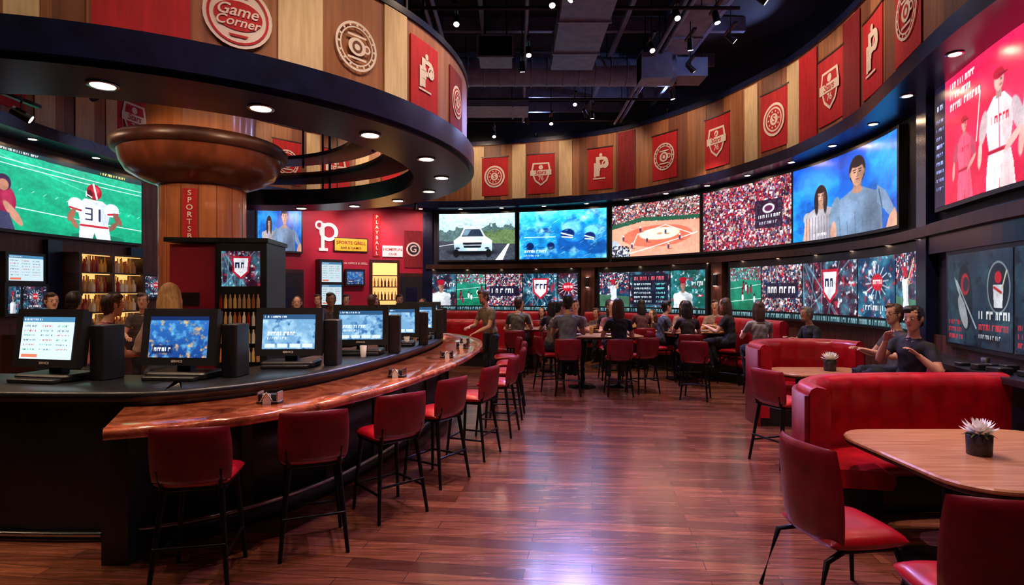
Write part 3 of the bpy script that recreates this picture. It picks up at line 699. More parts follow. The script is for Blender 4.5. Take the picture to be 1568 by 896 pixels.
def sign(name, px, z, fn):
    mb = MB(); fn(mb, cmap(WALL, S(px), z, 0)); mb.obj(name)
def f(m, mf):
    ring(m, mf, .17, .27, M_wsign, .05, .08, .12); panel(m, mf, .1, .78, M_wsign, .04, -.1, -.02, .012); panel(m, mf, .26, .08, M_wsign, .04, -.08, -.4, .012); ring(m, mf, .07, .13, M_wsign, .052, -.2, .3)
    ring(m, mf, .17, .27, M_wsign, .02, .08, .12)
sign('letter_sign', 499, 3.5, f)
def f(m, mf):
    panel(m, mf, 1.02, .42, M_tabled, 0, t=.05); panel(m, mf, .96, .36, M_yellow, .05, t=.02); txt(m, mf, 'SPORTS GRILL', .14, M_bdred, .076, 0, .05); txt(m, mf, 'BAR & GAMES', .1, M_tabled, .076, 0, -.1)
sign('wall_sign', 537, 3.27, f)
def f(m, mf):
    panel(m, mf, .62, .34, M_wsign, 0, t=.05); txt(m, mf, 'HOMERUN', .12, M_bred, .056, 0, .05); txt(m, mf, 'CLUB', .1, M_bred, .056, 0, -.09)
sign('wall_sign', 601, 3.12, f)
def f(m, mf):
    panel(m, mf, .56, 1.15, M_bdred, 0, t=.03); disc(m, mf, .22, M_white, .036); disc(m, mf, .17, M_plast, .04); txt(m, mf, 'G', .3, M_white, .044)
sign('pennant_banner', 633, 3.2, f)
def f(m, mf):
    panel(m, mf, .22, 1.3, M_bred, 0, t=.03)
    for i, ch in enumerate('PLAYBALL'): txt(m, mf, ch, .15, M_white, .036, 0, .55-.157*i)
sign('wall_sign', 577, 3.6, f)
def f(m, mf): txt(m, mf, 'BOX OFFICE & GRILL', .085, M_white, .02)
sign('letter_sign', 543, 2.72, f)
def door(name, px, w, h, lit):
    mb = MB(); s = S(px)
    slab(mb, WALL, s-w/2-.08, s+w/2+.08, 0, h+.1, 0, .06, M_tabled)
    if lit:
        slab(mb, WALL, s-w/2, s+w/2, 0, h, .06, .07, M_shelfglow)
        for z in (1.2, 1.6, 2.0, 2.35): slab(mb, WALL, s-w/2, s+w/2, z, z+.03, .07, .2, M_brown)
        R = random.Random(1)
        for z in (1.23, 1.63, 2.03):
            for i in range(7):
                x, y, _ = WALL.P(s-w/2+.06+i*w/7, .13, 0); mb.rev([(.03, 0), (.03, .15), (.012, .2), (.012, .25)], [M_tabled, M_glass, M_bdred][R.randrange(3)], (x, y, z), 8)
        slab(mb, WALL, s-w/2, s+w/2, 0, 1.0, .07, .18, M_brown)
    else:
        slab(mb, WALL, s-w/2, s+w/2, 0, h, .06, .09, M_plast)
        x, y, z = WALL.P(s-w/2+.1, .12, 1.05); mb.tube([(x, y, z-.1), (x, y, z+.1)], .015, M_steel)
        slab(mb, WALL, s-w/4, s+w/4, 1.4, 2.0, .09, .1, M_navy)
    mb.obj(name)
door('door_1', 589, .75, 2.75, True); door('door_2', 630, .7, 2.35, False); door('door_3', 436, .9, 2.4, False)
mb = MB(); s = S(502)
slab(mb, WALL, s-.36, s+.36, 0, 2.8, 0, .35, M_plast); o = mb.obj('display_kiosk')
for i, (a, b) in enumerate(((2.15, 2.72), (1.5, 2.07))):
    curved_display('panel', WALL, s+.3, s-.3, a, b, .356, pic_pos(3-3*i), o, 1.0)
tv('video_screen', WALL, S(530), S(555), 2.1, 2.5, pic_pos(1), 1.)
def bottle(m, x, y, z, k, mat):
    if k == 0: m.rev([(.034, 0), (.036, .01), (.036, .17), (.014, .22), (.013, .29), (.016, .3)], mat, (x, y, z), 8)
    elif k == 1: m.rev([(.045, 0), (.045, .14), (.02, .18), (.016, .25)], mat, (x, y, z), 8)
    else: m.rev([(.028, 0), (.03, .2), (.013, .26), (.013, .33)], mat, (x, y, z), 8)
bm = [pm('bottle_amber', rgb(190, 110, 50), rough=.15), pm('bottle_tan', rgb(190, 150, 110), rough=.3), pm('bottle_clear', rgb(220, 214, 200), rough=.1), pm('bottle_red', rgb(150, 40, 34), rough=.2), pm('bottle_gold', rgb(230, 184, 100), rough=.2)]
mb = MB(); a, b = S(92), S(196)
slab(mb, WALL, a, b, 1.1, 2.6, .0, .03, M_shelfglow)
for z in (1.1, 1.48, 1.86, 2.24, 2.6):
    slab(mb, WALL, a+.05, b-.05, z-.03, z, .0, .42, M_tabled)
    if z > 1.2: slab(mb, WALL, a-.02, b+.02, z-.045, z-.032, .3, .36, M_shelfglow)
for s in (a, b, (a+b)/2): slab(mb, WALL, s-.03, s+.03, 1.1, 2.6, 0, .42, M_tabled)
slab(mb, WALL, a+.05, b-.05, 0, 1.07, 0, .5, M_tabled)
R = random.Random(5)
for z in (1.1, 1.48, 1.86, 2.24):
    n = int(abs(a-b)/.1)
    for i in range(1, n):
        for o_ in (.12, .26):
            x, y, _ = WALL.P(min(a, b)+i*.1+R.uniform(-.01, .01), o_, 0); bottle(mb, x, y, z, R.randrange(3), bm[R.randrange(5)])
mb.obj('bottle_shelf')
for (a, b, z0, z1, k) in ((3, 57, 2.05, 2.48, 3), (2, 22, 1.5, 1.95, 4), (26, 62, 1.55, 1.95, 1), (216, 248, 1.75, 2.2, 1)):
    tv('video_screen', WALL, S(a), S(b), z0, z1, pic_dark(1.4, k+20) if k != 3 else pic_pos(0), 1.1)
mb = MB()
for a, b in ((4, 86), (202, 262)): slab(mb, WALL, S(a), S(b), 0, 1.15, 0, .55, M_tabled)
mb.obj('back_bar_cabinet')
for px in (78, 205, 262, 380):
    s = S(px); simple('wall_pilaster', lambda m: slab(m, WALL, s-.15, s+.15, 0, 4.42 if px > 240 else 2.8, 0, .1, M_navy))

# ------------------------------------------------------------ bar canopy (open ring, widest over the counter)
CC = (-4.2, 7.4); RR = 3.62; DZ = .09
RC = Crv([(CC[0]+RR*math.cos(-2*math.pi*k/40), CC[1]+RR*math.sin(-2*math.pi*k/40)) for k in range(40)], True, 6)
L = RC.L
def angs(deg): return (-math.radians(deg) % (2*math.pi))/(2*math.pi)*L
def arc(m, d0, d1, z0, z1, o0, o1, mat):
    n = max(4, int((d1-d0)/2.5)); P0 = [(o0, z0), (o1, z0), (o1, z1), (o0, z1)]
    pt = lambda d, o, z: (CC[0]+(RR+o)*math.cos(math.radians(d)), CC[1]+(RR+o)*math.sin(math.radians(d)), z+DZ)
    for q in range(4):
        A = P0[q]; B = P0[(q+1) % 4]
        m.rings([[pt(d0+(d1-d0)*i/n, *A) for i in range(n+1)], [pt(d0+(d1-d0)*i/n, *B) for i in range(n+1)]], mat, False, None, True, False)
    for d in (d0, d1): m.add([pt(d, *p) for p in P0], [(0, 1, 2, 3)], mat)
mb = MB()
arc(mb, -175, 118, 3.34, 3.40, -.74, .02, M_navy); arc(mb, -175, 118, 3.38, 3.62, -.70, .08, M_navy)
arc(mb, -175, 40, 3.62, 4.50, -.06, -.02, M_wood); arc(mb, -175, 40, 4.50, 4.57, -.1, .0, M_navy)
arc(mb, 40, 118, 3.62, 3.70, -.3, .0, M_cap)
arc(mb, 5, 118, 3.74, 3.80, -1.1, -.55, M_navy); arc(mb, 5, 118, 3.80, 3.84, -1.1, -.9, M_cap)
arc(mb, 20, 110, 3.96, 4.02, -1.55, -1.05, M_navy)
for d in (-170, -120, -70, -20, 30, 75, 112):
    x, y = CC[0]+(RR-.4)*math.cos(math.radians(d)), CC[1]+(RR-.4)*math.sin(math.radians(d)); mb.tube([(x, y, 3.6), (x, y, 7.3)], .025, M_blackm, 8)
for d in (30, 75, 105):
    x, y = CC[0]+(RR-1.2)*math.cos(math.radians(d)), CC[1]+(RR-1.2)*math.sin(math.radians(d)); mb.tube([(x, y, 3.98), (x, y, 7.3)], .02, M_blackm, 8)
    x1, y1 = CC[0]+(RR-.62)*math.cos(math.radians(d)), CC[1]+(RR-.62)*math.sin(math.radians(d)); mb.tube([(x1, y1, 3.6), (x1, y1, 7.3)], .02, M_blackm, 8)
mb.obj('bar_canopy')
def cang(px, r=RR):
    q = (px-784)/870
    a = 1+q*q; b = -2*(q*CC[0]+CC[1]); c = CC[0]**2+CC[1]**2-r*r
    d = (-b-math.sqrt(max(0, b*b-4*a*c)))/(2*a); x, y = q*d, d
    return angs(math.degrees(math.atan2(y-CC[1], x-CC[0])))
def cpan(a, b, m, nm='pennant_banner', lg=None, A=None, B=None, r=.3, h=.86, z=4.15):
    mb = MB(); sa, sb = cang(a), cang(b)
    if sb > sa + L/2: sb -= L
    if sa > sb + L/2: sa -= L
    s = (sa+sb)/2; w = abs(sa-sb); mf = cmap(RC, s, z, -.015)
    if m: panel(mb, mf, w, h, m)
    if lg is not None: logo(mb, mf, r, lg, .018, A, B)
    mb.obj(nm)
cpan(-60, -10, M_cream); cpan(5, 60, M_cream); cpan(80, 130, M_wood2); cpan(140, 292, M_bred)
cpan(316, 412, None, 'round_logo_sign', 0, M_white, M_bred, .25, z=4.0)
cpan(427, 495, M_cream); cpan(512, 578, None, 'round_logo_sign', 1, M_white, M_wood2, .22, z=4.06)
cpan(590, 624, M_cream); cpan(630, 671, M_bred, 'pennant_banner', 2, M_white, M_bred, .19, .72, 4.09); cpan(690, 708, M_bdred, 'pennant_banner', 3, M_white, M_bred, .2, .72, 4.09)

# ------------------------------------------------------------ column
CX, CY = -4.23, 7.8; CRr = .53
mb = MB()
mb.rev([(CRr, 0), (CRr, 3.26), (CRr+.05, 3.29), (.74, 3.35), (.90, 3.44), (.97, 3.56), (1.0, 3.68)], M_cap, (CX, CY, 0), 48)
mb.rev([(CRr+.003, .02), (CRr+.003, 3.25)], M_colw, (CX, CY, 0), 48, cap=False)
mb.rev([(1.0, 3.68), (1.06, 3.70), (1.08, 3.80), (1.02, 3.86), (.8, 3.87)], M_tabled, (CX, CY, 0), 48)
mb.rev([(.66, 3.87), (.66, 4.8)], M_colw, (CX, CY, 0), 48); mb.rev([(.74, 4.8), (.7, 4.85), (.7, 7.3)], M_ceil, (CX, CY, 0), 48)
for k in range(16):
    a = k*math.pi/8; mb.tube([(CX+(CRr+.003)*math.cos(a), CY+(CRr+.003)*math.sin(a), .02), (CX+(CRr+.003)*math.cos(a), CY+(CRr+.003)*math.sin(a), 3.25)], .004, M_brown, 6)
CR = Crv([(CX+CRr*math.cos(-2*math.pi*k/24), CY+CRr*math.sin(-2*math.pi*k/24)) for k in range(24)], True, 6)
mf = cmap(CR, (-math.radians(-78) % (2*math.pi))/(2*math.pi)*CR.L, 2.75, .01)
panel(mb, mf, .17, .86, M_bred)
for i, ch in enumerate('SPORTSBAR'): txt(mb, mf, ch, .095, M_white, .02, 0, .37-.092*i)
mb.obj('round_column')
mb = MB()
mb.box(-.52, .0, -.4, .3, 0, 2.4, M_redwall); mb.box(0, .56, -.48, .3, 0, 2.42, M_plast); mb.box(-.54, .58, -.5, .32, 2.42, 2.47, M_plast)
mb.box(-.4, -.2, -.42, -.4, 1.7, 1.85, M_plast)
for z in (1.25, 1.45, 1.65): mb.box(.04, .52, -.5, -.48, z, z+.015, M_steel)
R = random.Random(2)
for z in (1.06, 1.27, 1.47, 1.67):
    for i in range(9): mb.rev([(.02, 0), (.02, .1), (.009, .13), (.009, .16)], bm[R.randrange(5)], (.07+i*.05, -.5, z), 8)
cab = mb.obj('service_cabinet', (-3.42, 6.92, 0), .12)
flat_display('panel', .42, .4, Matrix.Translation((.28, -.487, 2.12)), pic_dark(1.05, 13), cab, .9)

# ------------------------------------------------------------ bar counter
OUT = Crv([(-2.52, 3.5), (-2.05, 3.72), (-1.55, 4.25), (-1.1, 5.2), (-.68, 6.9), (-.48, 8.9), (-.62, 10.5), (-1.3, 11.9), (-2.6, 12.8), (-4.2, 13.2)])
INN = Crv([(-2.86, 4.2), (-2.5, 4.3), (-2.06, 4.72), (-1.7, 5.45), (-1.36, 6.95), (-1.16, 8.8), (-1.26, 10.2), (-1.8, 11.35), (-2.9, 12.1), (-4.3, 12.5)])
mb = MB()
def loft2(m, fa, fb, prof, mat, n=90):
    rs = []
    for i in range(n+1):
        t = i/n; a = fa(t); b = fb(t); d = Vector((b[0]-a[0], b[1]-a[1], 0)); ln = d.length; d.normalize()
        rs.append([(a[0]+d.x*(k*ln+e), a[1]+d.y*(k*ln+e), z) for k, z, e in prof])
    m.rings(rs, mat, True, None, True)
fo = lambda t: OUT.at(t*OUT.L); fi = lambda t: INN.at(t*INN.L)
loft2(mb, fi, fo, [(0, .93, 0), (1, .93, -.03), (1, .94, -.01), (1, .96, .0), (1, .985, .0), (1, 1.0, -.012), (1, 1.005, -.03), (0, 1.005, 0)], M_bar)
bt = mb.obj('bar_counter')
mb = MB()
loft2(mb, fi, fo, [(0, 0, 0), (.12, 0, 0), (.12, .93, 0), (0, .93, 0)], M_black)
loft2(mb, fi, fo, [(.12, .0, 0), (.12, 0, .03), (.12, .12, .03), (.12, .13, 0)], M_plast)
for i in range(14):
    t = i/13; a = fi(t); b = fo(t); d = Vector((b[0]-a[0], b[1]-a[1], 0)); ln = d.length; d.normalize(); p = Vector((a[0], a[1], 0))+d*(ln*.12+.01)
    M = Matrix.Translation(p) @ Matrix.Rotation(math.atan2(d.y, d.x), 4, 'Z'); mb.box(-.01, .015, -.04, .04, .1, .93, M_plast, M)
    if i % 2 == 0: mb.box(-.02, ln*.55, -.02, .02, .86, .93, M_plast, M)
mb.box(-2.78, -2.6, 3.85, 4.2, 0, .93, M_plast)
mb.obj('front_panel', parent=bt)
mb = MB(); pts = []
for i in range(61):
    t = i/60; a = fi(t); b = fo(t); pts.append((a[0]+(b[0]-a[0])*.36, a[1]+(b[1]-a[1])*.36, .2))
mb.tube(pts, .02, M_steel, 8)
for i in range(0, 61, 6):
    a = fi(i/60); p = pts[i]; mb.tube([p, (a[0]+(p[0]-a[0])*.3, a[1]+(p[1]-a[1])*.3, .2)], .012, M_steel, 6)
mb.obj('foot_rail', parent=bt)
CIN = Crv([(-7.6, 4.7), (-6, 4.45), (-4.6, 4.28), (-3.6, 4.2), (-2.86, 4.2), (-2.5, 4.3), (-2.06, 4.72), (-1.7, 5.45), (-1.36, 6.95), (-1.16, 8.8), (-1.26, 10.2), (-1.8, 11.35), (-2.9, 12.1), (-4.3, 12.5)])
mb = MB()
sweep(mb, CIN, 0, CIN.L, lambda s: [(.0, 1.04), (.0, 1.10), (.02, 1.115), (.88, 1.115), (.9, 1.10), (.9, 1.04)], M_black, .12)
sweep(mb, CIN, 0, CIN.L, lambda s: [(.06, 0), (.06, 1.04), (.8, 1.04), (.8, 0)], M_black, .15, smooth=False)
mb.tube([(p[0], p[1], .06) for p in [CIN.P(.3+i*.1, .02, 0) for i in range(44)]], .02, M_steel, 8)
mb.obj('service_counter')
def pos(loc, yaw, k, w=.62):
    mb = MB(); h = w*.72
    M = Matrix.Translation((0, 0, .12+h/2)) @ Matrix.Rotation(math.radians(-7), 4, 'X')
    mb.box(-w/2, w/2, -.03, .05, -h/2, h/2, M_plast, M, r=0); mb.box(-w/2-.012, w/2+.012, -.045, .0, -h/2-.012, h/2+.012, M_plast, M)
    mb.box(-w*.36, w*.36, .05, .13, -h*.36, h*.36, M_plast, M)
    mb.box(-.06, .06, .02, .1, .02, .2, M_plast)
    mb.box(-w*.42, w*.42, -.12, .2, 0, .06, M_plast, r=.04); mb.box(-w*.36, w*.36, -.2, -.1, 0, .035, M_plast, r=.02)
    mb.box(w*.50, w*.72, .04, .26, 0, .46, M_plast, r=.02)
    o = mb.obj('pos_monitor', loc, yaw)
    Md = M @ Matrix.Translation((0, -.048, .0)); flat_display('display', w*.82, h*.76, Md, pic_pos(k), o, 1.35)
    tm = MB(); txt(tm, lambda u, v, o_=0: tuple(Md @ Vector((u, -.002-o_, v))), 'SERVICE', .028, M_white, 0, 0, -h*.45); tm.obj('label', parent=o)
pl = [((-3.86, 4.78), -.2, 0, .64), ((-2.84, 4.9), -.08, 1, .64), ((-2.2, 5.65), .05, 2, .62), ((-1.80, 6.8), .1, 5, .62), ((-1.60, 7.9), .15, 8, .6), ((-1.52, 9.0), .2, 11, .6), ((-1.58, 10.1), .25, 2, .6), ((-5.1, 5.0), -.4, 1, .62)]
for (x, y), yw, k, w_ in pl: pos((x, y, 1.115), yw, k, w_)
for x, y in ((-1.85, 4.35), (-1.15, 5.7), (-.85, 7.4), (-.75, 8.6), (-.8, 9.6)):
    mb = MB(); mb.box(-.085, .085, -.05, .05, 0, .02, M_plast, r=.01); mb.box(-.08, -.07, -.045, .045, .02, .09, M_steel); mb.box(.07, .08, -.045, .045, .02, .09, M_steel)
    mb.box(-.065, .065, -.035, .035, .02, .07, M_plast); mb.box(-.03, .03, -.06, -.05, .0, .08, M_paper); mb.tube([(-.05, -.06, .02), (.0, -.06, .09), (.05, -.06, .02)], .006, M_steel, 6)
    mb.obj('napkin_caddy', (x, y, 1.005), random.uniform(-.3, .5))
R = random.Random(9)
for i in range(9):
    s = 7.6+i*.7; x, y, z = CIN.P(s, .2+R.random()*.1, 1.115); mb = MB()
    mb.rev([(.03, 0), (.04, .13), (.036, .13), (.03, .02)], M_glass if i % 2 else M_paper, n=14); mb.obj('drinking_glass', (x, y, z))

# ------------------------------------------------------------ seating
def stool_mesh():
    mb = MB(); H = .70
    mb.pillow(lambda u, v: ((.225*u, .215*v+.01, H-.03-.012*v*v*(v > 0)), (0, 0, 1)), .05, M_leather)
    mb.box(-.2, .2, -.18, .2, H-.09, H-.05, M_blackm, r=.03)
    def bk(u, v):
        z = H-.03+.18*(v+1); y = -.235+.065*u*u-.045*(v+1)*.5
        return ((.24*u, y, z), Vector((-.13*u*2, 1, .12)))
    mb.pillow(bk, .028, M_leather2)
    for sx in (-1, 1):
        mb.tube([(sx*.17, -.19, H-.07), (sx*.18, -.225, H+.06)], .014, M_blackm, 8)
        mb.tube([(sx*.165, .17, H-.07), (sx*.215, .22, 0)], [.020, .014], M_blackm, 8)
        mb.tube([(sx*.165, -.16, H-.07), (sx*.225, -.25, 0)], [.020, .014], M_blackm, 8)
        mb.tube([(sx*.2, .205, .22), (sx*.208, -.222, .22)], .011, M_blackm, 8)
    mb.tube([(-.2, .205, .22), (.2, .205, .22)], .012, M_blackm, 8); mb.tube([(-.208, -.222, .28), (.208, -.222, .28)], .011, M_blackm, 8)
    return mesh_from(mb, 'bar_stool')
ME_stool = stool_mesh()
def stool(x, y, dx, dy): return place(ME_stool, 'bar_stool', (x, y, 0), yaw_to(dx, dy))
for x, y, dx, dy in ((-2.03, 3.72, -.2, 1), (-1.47, 4.2, -.4, 1), (-1.05, 4.85, -.7, .8), (-.76, 5.65, -.95, .6), (-.45, 6.5, -1, .4), (-.2, 7.5, -1, .25), (-.08, 8.5, -1, .1), (-.04, 9.5, -1, 0), (-.1, 10.45, -1, -.1)):
    stool(x, y, dx, dy)
def chair_mesh():
    mb = MB(); H = .48
    mb.pillow(lambda u, v: ((.25*u, .25*v, H-.03), (0, 0, 1)), .06, M_leather)
    def bk(u, v):
        z = H-.04+.275*(v+1); y = -.26+.10*u*u-.05*(v+1)*.5; return ((.265*u, y, z), Vector((-.20*u*2, 1, .12)))
    mb.pillow(bk, .034, M_leather2, 16, 12)
    for sx in (-1, 1):
        mb.tube([(sx*.2, .18, H-.08), (sx*.23, .24, .2), (sx*.235, .25, 0)], [.017, .015, .012], M_blackm, 10)
        mb.tube([(sx*.19, -.14, H-.09), (sx*.23, -.26, H-.12), (sx*.26, -.36, 0)], [.017, .017, .012], M_blackm, 10)
        mb.tube([(sx*.2, .18, H-.08), (sx*.2, -.16, H-.08)], .016, M_blackm, 8)
    mb.tube([(-.2, .17, H-.08), (.2, .17, H-.08)], .014, M_blackm, 8); mb.tube([(-.2, -.15, H-.08), (.2, -.15, H-.08)], .014, M_blackm, 8)
    return mesh_from(mb, 'dining_chair')
ME_chair = chair_mesh()
place(ME_chair, 'dining_chair', (1.97, 3.4, 0), yaw_to(1, .12), sc=1.0)
place(ME_chair, 'dining_chair', (2.16, 2.66, 0), yaw_to(.12, 1), sc=1.0)

def booth(name, pts, bh=1.1, sh=.47, sd=.52, side=-1, chan=.3):
    c = Crv(pts); mb = MB()
    def back(s):
        b = .022*abs(math.sin(math.pi*s/chan))**.5
        o = side
        return [(0, .12), (0, bh-.05), (.02*o, bh-.01), (.06*o, bh+.01), (.13*o+b*o*.3, bh-.005), (.16*o+b*o*.6, bh-.05), (.16*o+b*o, bh-.12), (.15*o+b*o, sh+.1), (.13*o, sh-.05), (.13*o, .12)]
    sweep(mb, c, 0, c.L, back, M_leather, .03)
    def seat(s):
        b = .012*abs(math.sin(math.pi*s/chan/2))**.5; o = side
        return [(.10*o, sh-.14), (.10*o, sh), (.4*sd*o+.1*o, sh+b), (sd*o+.04*o, sh+b), (sd*o+.1*o, sh-.03), (sd*o+.11*o, sh-.08), (sd*o+.08*o, sh-.14)]
    sweep(mb, c, .02, c.L-.02, seat, M_leather, .04)
    o = side
    sweep(mb, c, .03, c.L-.03, lambda s: [(.02*o, 0), (.02*o, sh-.13), (sd*o+.02*o, sh-.13), (sd*o+.02*o, 0)], M_black, .15, smooth=False)
    sweep(mb, c, 0, c.L, lambda s: [(-.03*o, 0), (-.03*o, bh-.06), (.01*o, bh-.06), (.01*o, 0)], M_leather2, .1)
    return mb.obj(name)
booth('booth_bench', [(2.32, 4.45), (2.42, 4.85), (2.76, 5.2), (3.3, 5.32), (3.95, 5.34), (4.55, 5.34)], 1.1)
booth('booth_bench', [(3.42, 7.85), (3.5, 8.45), (3.9, 8.92), (4.5, 9.02), (5.0, 8.85), (5.2, 8.4)], 1.12)
def wbooth(a, b, off, bh=1.3):
    sa, sb = S(a), S(b); lo, hi = min(sa, sb), max(sa, sb); n = 8
    booth('banquette', [WALL.P(lo+(hi-lo)*i/n, off, 0)[:2] for i in range(n+1)], bh, .5, .5, 1)
wbooth(690, 898, .75); wbooth(912, 1100, .75); wbooth(1112, 1262, .75)
wbooth(672, 880, 3.0, 1.15)
def table_mesh(w, d, h, ped=True, top=M_table, r=.14):
    mb = MB(); mb.box(-w/2, w/2, -d/2, d/2, h-.035, h, top, r=r); mb.box(-w/2+.015, w/2-.015, -d/2+.015, d/2-.015, h-.06, h-.035, M_tabled, r=r*.9)
    xs = (0,) if w < 1.3 else (-w*.25, w*.25)
    for x in xs:
        mb.rev([(.27, 0), (.27, .015), (.06, .04), (.035, .07), (.035, h-.08), (.12, h-.06)], M_blackm, (x, 0, 0), 20)
    return mb
table_mesh(1.62, 1.45, .75, r=.3).obj('dining_table', (3.36, 3.87, 0))
table_mesh(1.3, .8, .75, r=.25).obj('dining_table', (4.35, 8.0, 0))
ME_ht = mesh_from(table_mesh(1.5, .85, 1.02, r=.08), 'high_table')
def flower(x, y, z, k=1.):
    mb = MB(); mb.rev([(.055, 0), (.062, .005), (.066, .115), (.06, .12), (.056, .105), (.02, .1)], M_pot, n=24)
    R = random.Random(int(x*100))
    for ringi, (n, tilt, ln, w) in enumerate(((18, 82, .10, .014), (18, 66, .10, .014), (16, 50, .095, .013), (12, 34, .085, .012), (9, 18, .075, .011), (5, 6, .065, .010))):
        for i in range(n):
            a = 2*math.pi*(i+ringi*.37)/n+R.uniform(-.1, .1); t = math.radians(tilt+R.uniform(-6, 6)); d = Vector((math.sin(t)*math.cos(a), math.sin(t)*math.sin(a), math.cos(t))); side = Vector((-math.sin(a), math.cos(a), 0)); up = Vector((0, 0, 1))
            b0 = Vector((0, 0, .125))
            c0, c1, c2, c3 = b0, b0+d*ln*.35, b0+d*ln*.7+up*.006, b0+d*ln+up*.018
            mb.add([c0-side*w*.3, c0+side*w*.3, c1-side*w, c1+side*w, c2-side*w*.8, c2+side*w*.8, c3], [(0, 1, 3, 2), (2, 3, 5, 4), (4, 5, 6)], M_petal, True)
    for i in range(7):
        a = i*.9; mb.tube([(0, 0, .1), (.06*math.cos(a), .06*math.sin(a), .125), (.085*math.cos(a), .085*math.sin(a), .11)], [.004, .009, .002], M_leaf, 6, flat=.3)
    o = mb.obj('potted_flower', (x, y, z)); o.scale = (k, k, k)
flower(3.17, 3.86, .75, 1.15); flower(4.47, 8.0, .75, 1.25)
HT = [((1.75, 11.2), .1), ((3.95, 12.3), .2), ((.55, 13.4), 0), ((2.6, 14.2), .1)]
for (x, y), yw in HT:
    place(ME_ht, 'high_table', (x, y, 0), yw)
    for k in range(4):
        mb = MB(); q = k % 2
        if q: mb.rev([(.035, 0), (.045, .15), (.041, .15), (.034, .02)], M_glass, n=14)
        else: mb.rev([(.04, 0), (.11, .018), (.12, .025), (.1, .02), (.03, .008)], M_paper, n=20)
        mb.obj('drinking_glass' if q else 'plate', (x-.5+.33*k, y+(.15 if q else -.12), 1.02))
for x, y, dx, dy in ((1.02, 10.35, .1, 1), (1.92, 10.3, 0, 1), (2.42, 10.6, -.35, 1), (.72, 10.9, 1, .3), (1.3, 12.1, 0, -1), (2.1, 12.1, 0, -1),
                     (3.55, 11.45, .1, 1), (4.5, 11.6, -.6, .7), (3.2, 12.2, 1, .1), (3.9, 13.1, 0, -1), (4.6, 12.9, -.5, -1),
                     (.1, 12.6, .2, 1), (.9, 12.6, 0, 1), (.2, 14.2, 0, -1), (2.3, 13.4, 0, 1), (3.1, 13.5, -.1, 1), (2.95, 6.2, 1, .35), (4.45, 6.35, -1, .1), (4.45, 10.2, 0, 1), (3.2, 9.9, .5, 1), (5.2, 9.75, -1, 0)):
    stool(x, y, dx, dy)

# ------------------------------------------------------------ people
SK = [pm('skin_light', rgb(234, 182, 154), rgb(220, 164, 136), rough=.5), pm('skin_tan', rgb(206, 152, 122), rgb(190, 136, 108), rough=.5), pm('skin_dark', rgb(140, 94, 72), rgb(124, 82, 60), rough=.5)]
HR = {'black': pm('hair_black', rgb(30, 23, 22), rgb(14, 11, 11), scale=(60, 60, 8), rough=.5), 'brown': pm('hair_brown', rgb(84, 52, 38), rgb(52, 32, 24), scale=(60, 60, 8), rough=.5),
      'blond': pm('hair_blond', rgb(236, 188, 124), rgb(196, 144, 84), scale=(60, 60, 8), rough=.5), 'grey': pm('hair_grey', rgb(130, 122, 118), rgb(90, 84, 80), scale=(60, 60, 8), rough=.5)}
def cloth(c): return pm('cloth_%d_%d_%d' % c, rgb(*c), rgb(*[int(x*.8) for x in c]), scale=(12, 12, 12), rough=.85, bump=.1)
M_eyew = pm('eye_white', rgb(230, 225, 220), rough=.3); M_eyed = pm('eye_dark', rgb(30, 22, 20), rough=.2); M_lip = pm('lips', rgb(160, 84, 78), rough=.5)
M_shoe = pm('shoes', rgb(30, 28, 30), rough=.5)
def ptube(parts, pts, rads, tags, n=12, flat=None, hint=Vector((0, 1, 0)), step=.03):
    pts = [Vector(p) for p in pts]; P = []; Rr = []; T = []; F = []
    flat = flat or [1]*len(pts)
    for i in range(len(pts)-1):
        k = max(1, int((pts[i+1]-pts[i]).length/step))
        for j in range(k):
            t = j/k; P.append(pts[i].lerp(pts[i+1], t)); e = t*t*(3-2*t); Rr.append(rads[i]*(1-e)+rads[i+1]*e); T.append(tags[i]); F.append(flat[i]*(1-t)+flat[i+1]*t)
    P.append(pts[-1]); Rr.append(rads[-1]); T.append(tags[-1]); F.append(flat[-1])
    rings_ = []
    for i, p in enumerate(P):
        d = P[min(i+1, len(P)-1)]-P[max(i-1, 0)]; r, u = ortho(d, hint)
        rings_.append(([p+r*(math.cos(a)*Rr[i])+u*(math.sin(a)*Rr[i]*F[i]) for a in [2*math.pi*q/n for q in range(n)]], T[i]))
    vs = []; tg = []; fs = []
    for rg, t in rings_: vs += rg; tg += [t]*n
    for i in range(len(rings_)-1):
        for j in range(n):
            k = (j+1) % n; fs.append((i*n+j, i*n+k, (i+1)*n+k, (i+1)*n+j))
    d0 = (P[0]-P[1]).normalized(); d1 = (P[-1]-P[-2]).normalized()
    a = len(vs); vs.append(P[0]+d0*Rr[0]*.6); tg.append(T[0]); vs.append(P[-1]+d1*Rr[-1]*.6); tg.append(T[-1])
    for j in range(n):
        k = (j+1) % n; fs.append((a, k, j)); fs.append((a+1, (len(rings_)-1)*n+j, (len(rings_)-1)*n+k))
    parts.append((vs, fs, tg))
def pell(parts, c, r, tag, M=None, n=16, m=10):
    vs = []; fs = []
    for i in range(m+1):
        th = math.pi*i/m
        for j in range(n):
            ph = 2*math.pi*j/n; v = Vector((r[0]*math.sin(th)*math.cos(ph), r[1]*math.sin(th)*math.sin(ph), r[2]*math.cos(th)))+Vector(c)
            vs.append(M @ v if M else v)
    for i in range(m):
        for j in range(n):
            k = (j+1) % n; fs.append((i*n+j, (i+1)*n+j, (i+1)*n+k, i*n+k))
    parts.append((vs, fs, [tag]*len(vs)))
def ik(S_, T_, a, b, hint):
    d = T_-S_; L_ = min(d.length, (a+b)*.985); d.normalize(); T2 = S_+d*L_
    x = (a*a-b*b+L_*L_)/(2*L_); h = math.sqrt(max(0, a*a-x*x)); hp = (hint-d*hint.dot(d)).normalized()
    return S_+d*x+hp*h, T2
